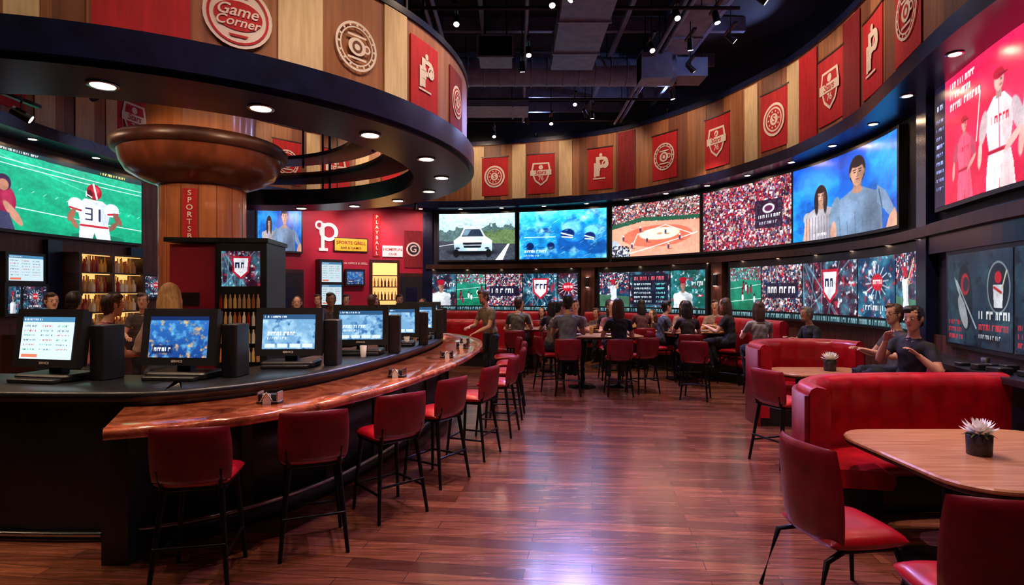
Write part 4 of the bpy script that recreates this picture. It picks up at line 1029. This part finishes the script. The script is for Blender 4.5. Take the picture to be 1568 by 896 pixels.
def person(x, y, dx, dy, seat=None, lean=.12, shirt=(60, 60, 66), pants=(40, 42, 54), hair='brown', skin=0, fem=False, lng=False, wl_=None, wr=None, hy=0., hp=0., sc=1.04, foot=None, side=0., sleeve=.55, beard=False):
    parts = []; extra = MB()
    Z0 = (seat+.10) if seat else .95
    pel = Vector((0, 0, Z0)); RX = Matrix.Rotation(-lean, 3, 'X') @ Matrix.Rotation(side, 3, 'Y')
    def up(v): return pel+RX @ Vector(v)
    w = .92 if fem else 1.
    hipw = 1.06 if fem else 1.
    prof = [(-.10, .13*hipw, .8), (-.03, .165*hipw, .74), (.06, .16*hipw, .72), (.15, .135*w, .74), (.24, .145*w, .74), (.33, .165*w, .72), (.41, .175*w, .62), (.46, .14*w, .62), (.50, .075, .85)]
    ptube(parts, [up((0, 0, p[0])) for p in prof], [p[1] for p in prof], ['pants' if p[0] < -.02 else 'shirt' for p in prof], 24, [p[2] for p in prof])
    if fem:
        for s in (-1, 1): pell(parts, (0, 0, 0), (.065, .055, .06), 'shirt', Matrix.Translation(up((s*.075, .095, .31))))
    ptube(parts, [up((0, -.005, .47)), up((0, .01, .55)), up((0, .02, .62))], [.06*w, .053*w, .052*w], ['skin']*3, 12, step=.02)
    HM = Matrix.Translation(up((0, .025, .70))) @ (Matrix.Rotation(hy, 4, 'Z') @ Matrix.Rotation(-hp, 4, 'X'))
    hv0 = [(-.118, .022, .03, .05), (-.10, .042, .045, .038), (-.07, .057, .066, .02), (-.03, .067, .084, .008), (.01, .073, .093, 0), (.05, .075, .097, -.004), (.085, .066, .086, -.008), (.11, .046, .062, -.01), (.122, .02, .03, -.012)]
    hv = []
    for a_, b_ in zip(hv0[:-1], hv0[1:]):
        for t in (0, .5): hv.append(tuple(p*(1-t)+q*t for p, q in zip(a_, b_)))
    hv.append(hv0[-1])
    hairE = [((0, -.024, .034), (.087, .098, .104)), ((0, -.052, -.03), (.072, .06, .075))]
    vs = []; fs = []; tg = []; n = 30
    def htag(p):
        for c_, r_ in hairE:
            if sum(((p[i]-c_[i])/r_[i])**2 for i in range(3)) < 1.03: return 'hair'
        return 'skin'
    for z, rx, ry, yo in hv:
        for j in range(n):
            a = 2*math.pi*j/n; p = Vector((rx*math.cos(a), yo+ry*math.sin(a), z)); vs.append(HM @ p); tg.append(htag(p))
    for i in range(len(hv)-1):
        for j in range(n):
            k = (j+1) % n; fs.append((i*n+j, i*n+k, (i+1)*n+k, (i+1)*n+j))
    a0 = len(vs); vs.append(HM @ Vector((0, .05, -.124))); vs.append(HM @ Vector((0, -.012, .126))); tg += ['skin', 'hair']
    for j in range(n):
        k = (j+1) % n; fs.append((a0, k, j)); fs.append((a0+1, (len(hv)-1)*n+j, (len(hv)-1)*n+k))
    parts.append((vs, fs, tg))
    ptube(parts, [HM @ Vector((0, .086, .022)), HM @ Vector((0, .102, -.012)), HM @ Vector((0, .100, -.025))], [.009, .013, .014], ['skin']*3, 8, step=.01)
    for s in (-1, 1): pell(parts, (s*.078, -.005, -.005), (.012, .02, .03), 'skin', HM, 8, 6)
    for c_, r_ in hairE: pell(parts, c_, r_, 'hair', HM, 36, 24)
    if not lng: pell(parts, (.02, .03, .10), (.06, .06, .04), 'hair', HM, 20, 14)
    if lng:
        for s in (-1, 1): ptube(parts, [HM @ Vector((s*.055, -.02, .05)), HM @ Vector((s*.078, -.03, -.05)), HM @ Vector((s*.075, -.035, -.15)), HM @ Vector((s*.07, -.04, -.24))], [.04, .034, .034, .016], ['hair']*4, 14, step=.02)
        ptube(parts, [HM @ Vector((0, -.06, .05)), HM @ Vector((0, -.085, -.06)), HM @ Vector((0, -.10, -.18)), HM @ Vector((0, -.10, -.28))], [.075, .085, .08, .04], ['hair']*4, 22, [.7, .6, .5, .5], step=.02)
    if beard: pell(parts, (0, .045, -.085), (.05, .05, .045), 'hair', HM)
    for s in (-1, 1):
        hj = pel+Vector((s*.095*hipw, 0, -.02))
        if seat:
            kn = Vector((s*.13, .44, seat+.085)); fz = (foot if foot is not None else (.24 if seat > .6 else .0))
            an = Vector((s*.13, .40 if seat > .6 else .46, max(fz+.08, .08)))
            if seat > .6: an = Vector((s*.12, .33, fz+.09))
        else:
            kn = Vector((s*.10, .03, .50)); an = Vector((s*.11, -.02, .085)); fz = 0
        mid = hj.lerp(kn, .5); cm = kn.lerp(an, .35)+Vector((0, -.015, 0))
        ptube(parts, [hj, mid, kn, cm, an], [.098, .085, .062, .06, .042], ['pants']*5, 14)
        ptube(parts, [an+Vector((0, -.05, -.045)), an+Vector((0, .06, -.045)), an+Vector((s*.01, .16, -.055))], [.038, .042, .03], ['shoes']*3, 10, [1, .9, .7], Vector((0, 0, 1)))
    for s, tg in ((-1, wl_), (1, wr)):
        sh = up((s*.175*w, 0, .425)); z = (seat+.36) if seat else 1.08
        T_ = Vector(tg) if tg else Vector((s*.15, .40, z))
        el, wri = ik(sh, T_, .29, .26, Vector((s*.5, -.25, -.8)))
        m1 = sh.lerp(el, sleeve); tg2 = 'shirt' if sleeve > .9 else 'skin'
        ptube(parts, [up((s*.10*w, 0, .43)), sh, m1, m1.lerp(el, .12), el, el.lerp(wri, .35), wri], [.062*w, .06*w, .053*w, .045*w, .04*w, .041*w, .026], ['shirt', 'shirt', 'shirt', tg2, tg2, tg2, 'skin'], 14, step=.02)
        d = (wri-el).normalized(); 
        pn = Vector((0, 0, -1)); pn = (pn-d*pn.dot(d)); pn = pn.normalized() if pn.length > .1 else Vector((0, 1, 0)); lat = d.cross(pn).normalized()
        if lat.x*s > 0: lat = -lat
        sm = SK[skin]
        ps = [wri-d*.02, wri+d*.02, wri+d*.055, wri+d*.085]
        rs = []
        for p, ww, tt in zip(ps, (.024, .032, .040, .038), (.018, .016, .014, .011)):
            rs.append([p+lat*(ww*math.cos(a))+pn*(tt*math.sin(a)) for a in [2*math.pi*q/12 for q in range(12)]])
        extra.rings(rs, sm, True, None, True)
        for i, (off, ln) in enumerate(((.030, .068), (.010, .078), (-.010, .072), (-.029, .056))):
            b0 = wri+d*.078+lat*off; d1 = (d+pn*.25).normalized(); d2 = (d+pn*.8).normalized(); d3 = (d*.6+pn).normalized()
            extra.tube([b0, b0+d1*ln*.45, b0+d1*ln*.45+d2*ln*.32, b0+d1*ln*.45+d2*ln*.32+d3*ln*.25], [.009, .0085, .0075, .006], sm, 8)
        b0 = wri+d*.02+lat*.024; dt = (d*.75+lat*.6+pn*.25).normalized()
        extra.tube([b0, b0+dt*.035, b0+dt*.035+(d+pn*.3+lat*.1).normalized()*.03], [.012, .010, .0075], sm, 8)
    for s in (-1, 1):
        c = Vector((s*.030, .083, .010))
        for r, mt, oy in (((.0145, .010, .008), M_eyew, 0), ((.0065, .004, .0068), M_eyed, .0085)):
            vs = [HM @ (c+Vector((0, oy, 0))+Vector((r[0]*math.sin(math.pi*i/6)*math.cos(2*math.pi*j/10), r[1]*math.sin(math.pi*i/6)*math.sin(2*math.pi*j/10), r[2]*math.cos(math.pi*i/6)))) for i in range(7) for j in range(10)]
            extra.add(vs, [(i*10+j, (i+1)*10+j, (i+1)*10+(j+1) % 10, i*10+(j+1) % 10) for i in range(6) for j in range(10)], mt, True)
        extra.tube([HM @ Vector((s*.014, .095, .030)), HM @ Vector((s*.03, .0935, .034)), HM @ Vector((s*.046, .081, .030))], [.003, .0042, .002], HR[hair], 6)
    extra.tube([HM @ Vector((-.024, .079, -.055)), HM @ Vector((-.008, .0895, -.052)), HM @ Vector((.008, .0895, -.052)), HM @ Vector((.024, .079, -.055))], [.002, .0055, .0055, .002], M_lip, 6)
    V = []; Fc = []; T = []
    for vs, fs, tg in parts:
        o = len(V); V += [tuple(v) for v in vs]; T += tg; Fc += [tuple(i+o for i in f) for f in fs]
    me = bpy.data.meshes.new('tmp'); me.from_pydata(V, [], Fc); me.update()
    ob = bpy.data.objects.new('tmp', me); COL.objects.link(ob)
    rm = ob.modifiers.new('r', 'REMESH'); rm.mode = 'VOXEL'; rm.voxel_size = .011
    smo = ob.modifiers.new('s', 'SMOOTH'); smo.factor = .5; smo.iterations = 2
    dg = bpy.context.evaluated_depsgraph_get(); dg.update()
    em = bpy.data.meshes.new_from_object(ob.evaluated_get(dg)); bpy.data.objects.remove(ob); bpy.data.meshes.remove(me)
    # cloth folds: small displacement on shirt / trousers only
    kd = kdtree.KDTree(len(V))
    for i, v in enumerate(V): kd.insert(v, i)
    kd.balance()
    mats = {'skin': SK[skin], 'hair': HR[hair], 'shirt': cloth(shirt), 'pants': cloth(pants), 'shoes': M_shoe}
    out = MB(); vt = []
    for v in em.vertices:
        t = T[kd.find(v.co)[1]]; vt.append(t); c = v.co.copy()
        if t in ('shirt', 'pants'):
            c += v.normal*(.0035*math.sin(38*c.z+14*c.x+9*math.sin(11*c.y))+.002*math.sin(70*c.x-40*c.z))
        elif t == 'hair':
            c += v.normal*.0018*math.sin(240*c.x+120*c.y)
        out.v.append(c)
    for p in em.polygons:
        vv = list(p.vertices); out.f.append(vv); out.m.append(out.mi(mats[vt[vv[0]]])); out.sm.append(True)
    out2 = len(out.v)
    for v in extra.v: out.v.append(v)
    for f_, m_, s_ in zip(extra.f, extra.m, extra.sm):
        out.f.append([i+out2 for i in f_]); out.m.append(out.mi(extra.mats[m_])); out.sm.append(s_)
    bpy.data.meshes.remove(em)
    me = mesh_from(out, 'person')
    return place(me, 'person', (x, y, 0), yaw_to(dx, dy), sc=sc)
SH = .695
person(1.02, 10.38, .1, 1, SH, .1, (122, 126, 138), (34, 36, 48), 'black', 1, sc=1.12)
person(1.95, 10.33, 0, 1, SH, .15, (34, 34, 46), (32, 34, 50), 'brown', 0, True, True, sc=1.08)
person(1.32, 12.05, 0, -1, SH, .2, (100, 78, 78), (40, 40, 50), 'brown', 0, sc=1.06)
person(.74, 10.92, 1, .3, SH, .25, (106, 84, 72), (40, 40, 50), 'black', 1, sc=1.06, hp=.2)
person(2.1, 12.05, 0, -1, SH, .1, (140, 76, 76), (40, 40, 50), 'brown', 0, True, True)
person(.12, 12.62, .2, 1, SH, .12, (110, 102, 88), (34, 34, 44), 'brown', 0, sc=1.08)
person(.9, 12.62, 0, 1, SH, .12, (54, 54, 60), (34, 34, 44), 'black', 1, True, True)
person(.22, 14.15, 0, -1, SH, .1, (170, 156, 146), (34, 34, 44), 'brown', 0)
person(3.2, 12.22, 1, .1, SH, .15, (80, 82, 96), (30, 30, 40), 'black', 0)
person(3.55, 11.47, .1, 1, SH, .12, (60, 44, 52), (30, 30, 40), 'black', 1, True, True, sc=1.04)
person(3.9, 13.05, 0, -1, SH, .2, (196, 152, 140), (30, 30, 40), 'brown', 0, True, True)
person(4.6, 12.85, -.5, -1, SH, .1, (170, 140, 130), (30, 30, 40), 'brown', 0)
person(2.3, 13.42, 0, 1, SH, .1, (70, 66, 76), (30, 30, 40), 'brown', 1)
person(3.1, 13.52, -.1, 1, SH, .1, (110, 60, 66), (30, 30, 40), 'black', 0, True, True)
person(4.48, 11.62, -.7, .6, SH, .15, (36, 36, 44), (30, 30, 40), 'brown', 0, True, True, sc=1.08)
person(4.45, 10.2, .05, 1, SH, .1, (150, 144, 150), (40, 44, 60), 'brown', 0, True, True, sc=1.05)
person(5.2, 9.75, -1, -.1, SH, .2, (44, 44, 52), (40, 44, 60), 'grey', 1, sc=1.0, beard=True)
person(4.45, 6.35, -1, -.25, SH, .12, (34, 34, 42), (30, 34, 50), 'black', 1, sc=1.06, side=-.18, wl_=(-.30, .25, 1.12), wr=(.02, .30, 1.25), hy=.25, hp=.12)
person(5.0, 7.35, -1, .1, SH, .05, (82, 72, 76), (30, 34, 50), 'brown', 1, sc=1.05, hy=.3); stool(5.0, 7.35, -1, .1)
person(-.42, 11.35, -.7, -.6, None, .22, (126, 110, 88), (36, 36, 46), 'brown', 1, sc=1.08, wl_=(-.1, .42, 1.0), hp=.25, beard=True)
person(-3.62, 6.0, -.5, .9, None, .3, (180, 142, 130), (40, 40, 50), 'blond', 0, True, True, sc=1.12, hp=.1, sleeve=.95)
person(-4.75, 6.5, .6, .9, None, .2, (170, 92, 92), (40, 40, 50), 'brown', 0, sc=1.04)
person(-5.9, 7.6, -.2, 1, None, .1, (66, 60, 64), (30, 30, 40), 'black', 1, sc=1.05)
person(-6.2, 9.6, .4, -1, None, .15, (86, 72, 70), (30, 30, 40), 'brown', 1, sc=1.04)
person(-7.0, 8.6, .8, -.5, None, .1, (60, 60, 70), (30, 30, 40), 'brown', 0, sc=1.04)
person(-3.3, 10.4, .2, -1, None, .1, (70, 62, 70), (30, 30, 40), 'black', 2, sc=1.04)
person(-2.8, 11.2, .3, 1, None, .1, (54, 54, 62), (30, 30, 40), 'brown', 1, sc=1.02)
person(-4.3, 11.4, .3, -1, None, .1, (120, 70, 76), (30, 30, 40), 'brown', 0, True, True, sc=1.0)
for x, y, dx, dy, c, h, fm in ((-4.7, 13.9, 0, -1, (100, 66, 66), 'brown', False), (-4.0, 13.8, .2, -1, (54, 54, 60), 'black', False), (-3.3, 13.8, .2, -1, (130, 106, 98), 'brown', True), (-2.7, 13.6, .3, -1, (76, 54, 58), 'black', False), (-2.05, 13.3, -.2, -1, (180, 160, 148), 'brown', True)):
    person(x, y, dx, dy, None, .15, c, (30, 30, 40), h, 0, fm, fm, sc=1.02 if not fm else .97)
for px, o_, c, h, fm in ((668, 1.0, (140, 98, 96), 'brown', True), (762, 1.0, (100, 66, 66), 'black', False), (846, 1.0, (60, 50, 54), 'black', True), (1046, 1.0, (50, 40, 50), 'brown', True), (990, 1.0, (70, 70, 86), 'black', False), (940, 1.0, (110, 80, 80), 'brown', False)):
    x, y, _ = WALL.P(S(px), 1.12, 0); tx, ty = WALL.tan(S(px))
    person(x, y, -ty, tx, .5, .05, c, (30, 30, 40), h, 0, fm, fm, sc=1.0, foot=0)

# ------------------------------------------------------------ ceiling services
def duct(name, x0, x1, y0, y1, z0, z1):
    mb = MB(); mb.box(x0, x1, y0, y1, z0, z1, M_duct)
    if (y1-y0) > (x1-x0):
        y = y0
        while y < y1: mb.box(x0-.03, x1+.03, y, y+.04, z0-.03, z1+.03, M_duct); y += 1.2
    else:
        x = x0
        while x < x1: mb.box(x, x+.04, y0-.03, y1+.03, z0-.03, z1+.03, M_duct); x += 1.2
    for (x, y) in ((x0+.1, y0+.1), (x1-.1, y1-.1), (x0+.1, y1-.1), (x1-.1, y0+.1)): mb.tube([(x, y, z1), (x, y, 7.3)], .012, M_blackm, 6)
    mb.obj(name)
duct('air_duct', .75, 1.55, 7.8, 11.0, 6.15, 6.5); duct('air_duct', -2.4, .4, 13.6, 14.5, 6.3, 6.8); duct('air_duct', -2.6, -1.9, 8, 15, 6.6, 7.0); duct('air_duct', 2.3, 4.2, 12.2, 12.8, 6.5, 6.9)
duct('air_duct', -1.2, 2.6, 5.0, 5.7, 6.7, 7.1); duct('air_duct', 3.0, 3.6, 6, 11.6, 6.7, 7.1); duct('air_duct', 2.5, 3.1, 11.0, 11.4, 6.0, 6.5); duct('air_duct', -.6, 0, 10.2, 10.8, 6.1, 6.45)
mb = MB()
for i in range(16):
    mb.rev([(.3, -.01), (.315, 0), (.3, .01)], M_duct, (0, 0, 0), 20, Matrix.Translation((-1.9+.33*i, 12.0, 6.5)) @ Matrix.Rotation(math.pi/2, 4, 'Y'))
mb.tube([(-2.4, 12.0, 6.5), (3.4, 12.0, 6.5)], .29, M_duct, 20)
for x in (-2, 0, 2): mb.tube([(x, 12.0, 6.75), (x, 12.0, 7.3)], .012, M_blackm, 6)
mb.obj('round_duct')
mb = MB()
for y in (4.4, 6.2, 8, 9.8, 11.2, 12.9, 15.0, 16.2): mb.box(-7.4, 4.6, y, y+.1, 7.0, 7.28, M_duct)
for x in (-5, -3.2, -.6, 2.1, 3.8): mb.box(x, x+.08, 3, 16.6, 6.95, 7.05, M_duct)
mb.obj('ceiling_joists')
mb = MB()
for k, (x, z) in enumerate(((-1.5, 6.6), (-1.35, 6.6), (.2, 6.5), (2.7, 6.45), (2.85, 6.5))):
    mb.tube([(x, 4, z), (x+.1, 15.5, z)], .035, M_duct, 8)
    for y in (5, 8, 11, 14): mb.tube([(x, y, z), (x, y, 7.3)], .01, M_blackm, 6)
for y, z in ((7.0, 6.4), (9.0, 6.35), (13.1, 6.3), (15.4, 6.5)):
    mb.tube([(-3, y, z), (3.6, y, z)], .03, M_blackm, 8)
    for x in (-2.5, 0, 3): mb.tube([(x, y, z), (x, y, 7.3)], .01, M_blackm, 6)
mb.obj('ceiling_pipes')
def spot(loc, tgt, e, col=(1, .8, .6), ang=70, r=.04, blend=.6):
    ld = bpy.data.lights.new('spot', 'SPOT'); ld.energy = e; ld.color = col; ld.spot_size = math.radians(ang); ld.spot_blend = blend; ld.shadow_soft_size = r
    o = bpy.data.objects.new('spot_light', ld); COL.objects.link(o); o.location = loc
    o.rotation_euler = (Vector(tgt)-Vector(loc)).to_track_quat('-Z', 'Y').to_euler()
    return o
def can_light(x, y, z, tgt, e, col, ang=70, mat=None, top=7.3):
    d = (Vector(tgt)-Vector((x, y, z))).normalized(); mb = MB(); p = Vector((0, 0, 0))
    mb.tube([p-d*.10, p+d*.10], [.05, .06], M_blackm, 12); mb.tube([p+d*.101, p+d*.104], [.045, .045], mat or M_lampw, 12)
    mb.tube([p, (0, 0, .16)], .012, M_blackm, 6); mb.box(-.03, .03, -.25, .25, .15, .19, M_blackm); mb.tube([(0, 0, .19), (0, 0, top-z)], .01, M_blackm, 6)
    f_ = mb.obj('track_spotlight', (x, y, z))
    if e <= 0: return
    s = spot(Vector((x, y, z))+d*.13, tgt, e, col, ang); s.parent = f_; s.location = Vector(d*.13)
    s.rotation_euler = d.to_track_quat('-Z', 'Y').to_euler()
M_lb = emit('fill_lamp_blue', (.35, .4, 1.), 12)  # lens glow of the added fill lamps
warm = (1, .70, .46)
for px in (600, 730, 830, 935, 1045, 1150, 1240, 1320, 1372):
    s = frieze_s(px)
    x, y, _ = WALL.P(s, 2.0, 0); tx, ty, _ = WALL.P(s, .5, 0)
    can_light(x, y, 6.5, (tx, ty, 5.35), 72, warm, 100)
for s in (6.4, 27.5, 30., 32.5):
    x, y, _ = WALL.P(s, 2.1, 0); tx, ty, _ = WALL.P(s, .5, 0)
    can_light(x, y, 6.55, (tx, ty, 5.3), 78, warm, 100)
for a in (-100, -76, -54, -34, -14, 6):
    r = 5.1; x = CC[0]+r*math.cos(math.radians(a)); y = CC[1]+r*math.sin(math.radians(a)); q = RR
    can_light(x, y, 6.0, (CC[0]+q*math.cos(math.radians(a)), CC[1]+q*math.sin(math.radians(a)), 4.2), 78, warm, 80)
for x, y, tx, ty, e in ((2.2, 5.3, 3.2, 3.9, 400), (3.3, 9.2, 4.3, 8.3, 350), (.8, 8.6, 1.5, 10.7, 620), (3.2, 10.2, 3.9, 12.0, 480), (.2, 11.2, .6, 13.2, 400), (1.4, 3.2, 2.3, 4.2, 140), (.3, 7.9, -.6, 9.2, 210), (2.0, 14.2, 2.4, 16.5, 330), (-1.2, 14.6, -1.6, 16.6, 330), (3.6, 12.8, 4.9, 13.4, 300), (-.4, 4.0, -1.5, 4.6, 180), (.1, 5.6, -.9, 6.2, 180), (3.3, 5.6, 4.4, 6.4, 380)):
    can_light(x, y, 6.3, (tx, ty, .8), e*1.2, (1, .78, .60), 60)
for x, y, tx, ty, e, c in ((1.6, 8.2, 1.2, 6.4, 1150, (.46, .36, 1)), (.6, 5.4, 1.0, 4.4, 520, (.62, .38, 1)), (1.5, 13.6, 1.4, 8.6, 1500, (.42, .40, 1)), (-1.6, 2.2, -1.2, 3.6, 200, (.95, .5, .6)), (1.8, 1.4, 2.6, 3.6, 240, (1, .55, .6))):  # added coloured fill floods, fixtures invented, to tint the floor
    can_light(x, y, 6.4, (tx, ty, 0), e, c, 80, M_lb)
for i, (x, y) in enumerate(((-.9, 9.2), (.3, 10.4), (2.6, 9.0), (2.4, 7.2), (-.2, 7.2), (1.9, 6.2), (-1.0, 12.2), (1.0, 14.6), (2.5, 10.2), (-.5, 15.8), (-1.2, 7.6), (.6, 8.6))):
    can_light(x, y, 6.25, (x+.1, y-1.0, 4.5), 0, warm, 60)
# invented blue uplights on the frieze cap, added to brighten the exposed services
for px in (820, 1020, 1200, 1330):
    s = frieze_s(px); x, y, _ = WALL.P(s, .46, 0); tx, ty, _ = WALL.P(s, 4.5, 0)
    mb = MB(); mb.rev([(.07, 0), (.07, .03), (.04, .04), (.05, .1), (.055, .14)], M_blackm, n=14); mb.rev([(.05, .141), (.01, .142)], M_lb, n=14)
    o = mb.obj('fill_uplight', (x, y, 6.42)); l_ = spot((x, y, 6.6), (tx, ty, 7.0), 120, (.4, .5, 1), 120); l_.parent = o; l_.location = (0, 0, .18)
def recessed(x, y, z, e, col=warm, r=.085, ang=110):
    mb = MB(); mb.rev([(r, 0), (r+.025, -.004), (r+.025, -.012), (r, -.012)], M_steel, n=20, cap=False); mb.rev([(r, -.006), (.002, -.006)], M_lampw, n=20)
    o = mb.obj('recessed_downlight', (x, y, z))
    if e <= 0: return
    s = spot((x, y, z-.03), (x, y, 0), e, col, ang); s.parent = o; s.location = (0, 0, -.03); s.rotation_euler = (0, 0, 0)
for k in range(15):
    d = -168+k*19.5; a = math.radians(d); x = CC[0]+(RR-.36)*math.cos(a); y = CC[1]+(RR-.36)*math.sin(a); recessed(x, y, 3.34+DZ, 46 if d < 60 else 24)
s = 4.2; k = 0
while s < WALL.L-3:
    x, y, _ = WALL.P(s, .4, 0); recessed(x, y, 4.42, 22 if k % 2 else 0, warm, .06); s += 1.35; k += 1
s = S(1440)
while s < sB:
    x, y, _ = WALL.P(s+.3, .14, 0); recessed(x, y, 2.58, 0, (1, .5, .35), .03); s += 1.1
for a in (215, 265, 315):
    x = CX+1.9*math.cos(math.radians(a)); y = CY+1.9*math.sin(math.radians(a)); can_light(x, y, 3.95, (CX, CY, 2.9), 24, (1, .6, .36), 90)
for px in (480, 560, 625):
    s_ = S(px); x, y, _ = WALL.P(s_, 1.7, 0); tx, ty, _ = WALL.P(s_, 0, 0); can_light(x, y, 4.3, (tx, ty, 3.0), 95, (1, .62, .66), 90, top=7.3)
for x, y in ((-6.0, 6.6), (-5.8, 10.2), (-2.8, 9.0), (-3.2, 12.6)):
    can_light(x, y, 5.6, (x+.1, y+.5, 1.2), 210, (1, .7, .55), 85)

w = bpy.data.worlds.new('World'); scene.world = w; w.use_nodes = True
w.node_tree.nodes['Background'].inputs[0].default_value = (.10, .12, .3, 1); w.node_tree.nodes['Background'].inputs[1].default_value = .05
cam = bpy.data.cameras.new('Camera'); co = bpy.data.objects.new('Camera', cam); COL.objects.link(co)
co.location = (0, 0, 1.85); co.rotation_euler = (math.radians(90), 0, 0); cam.lens = 20.0; cam.sensor_width = 36; cam.clip_start = .05
scene.camera = co
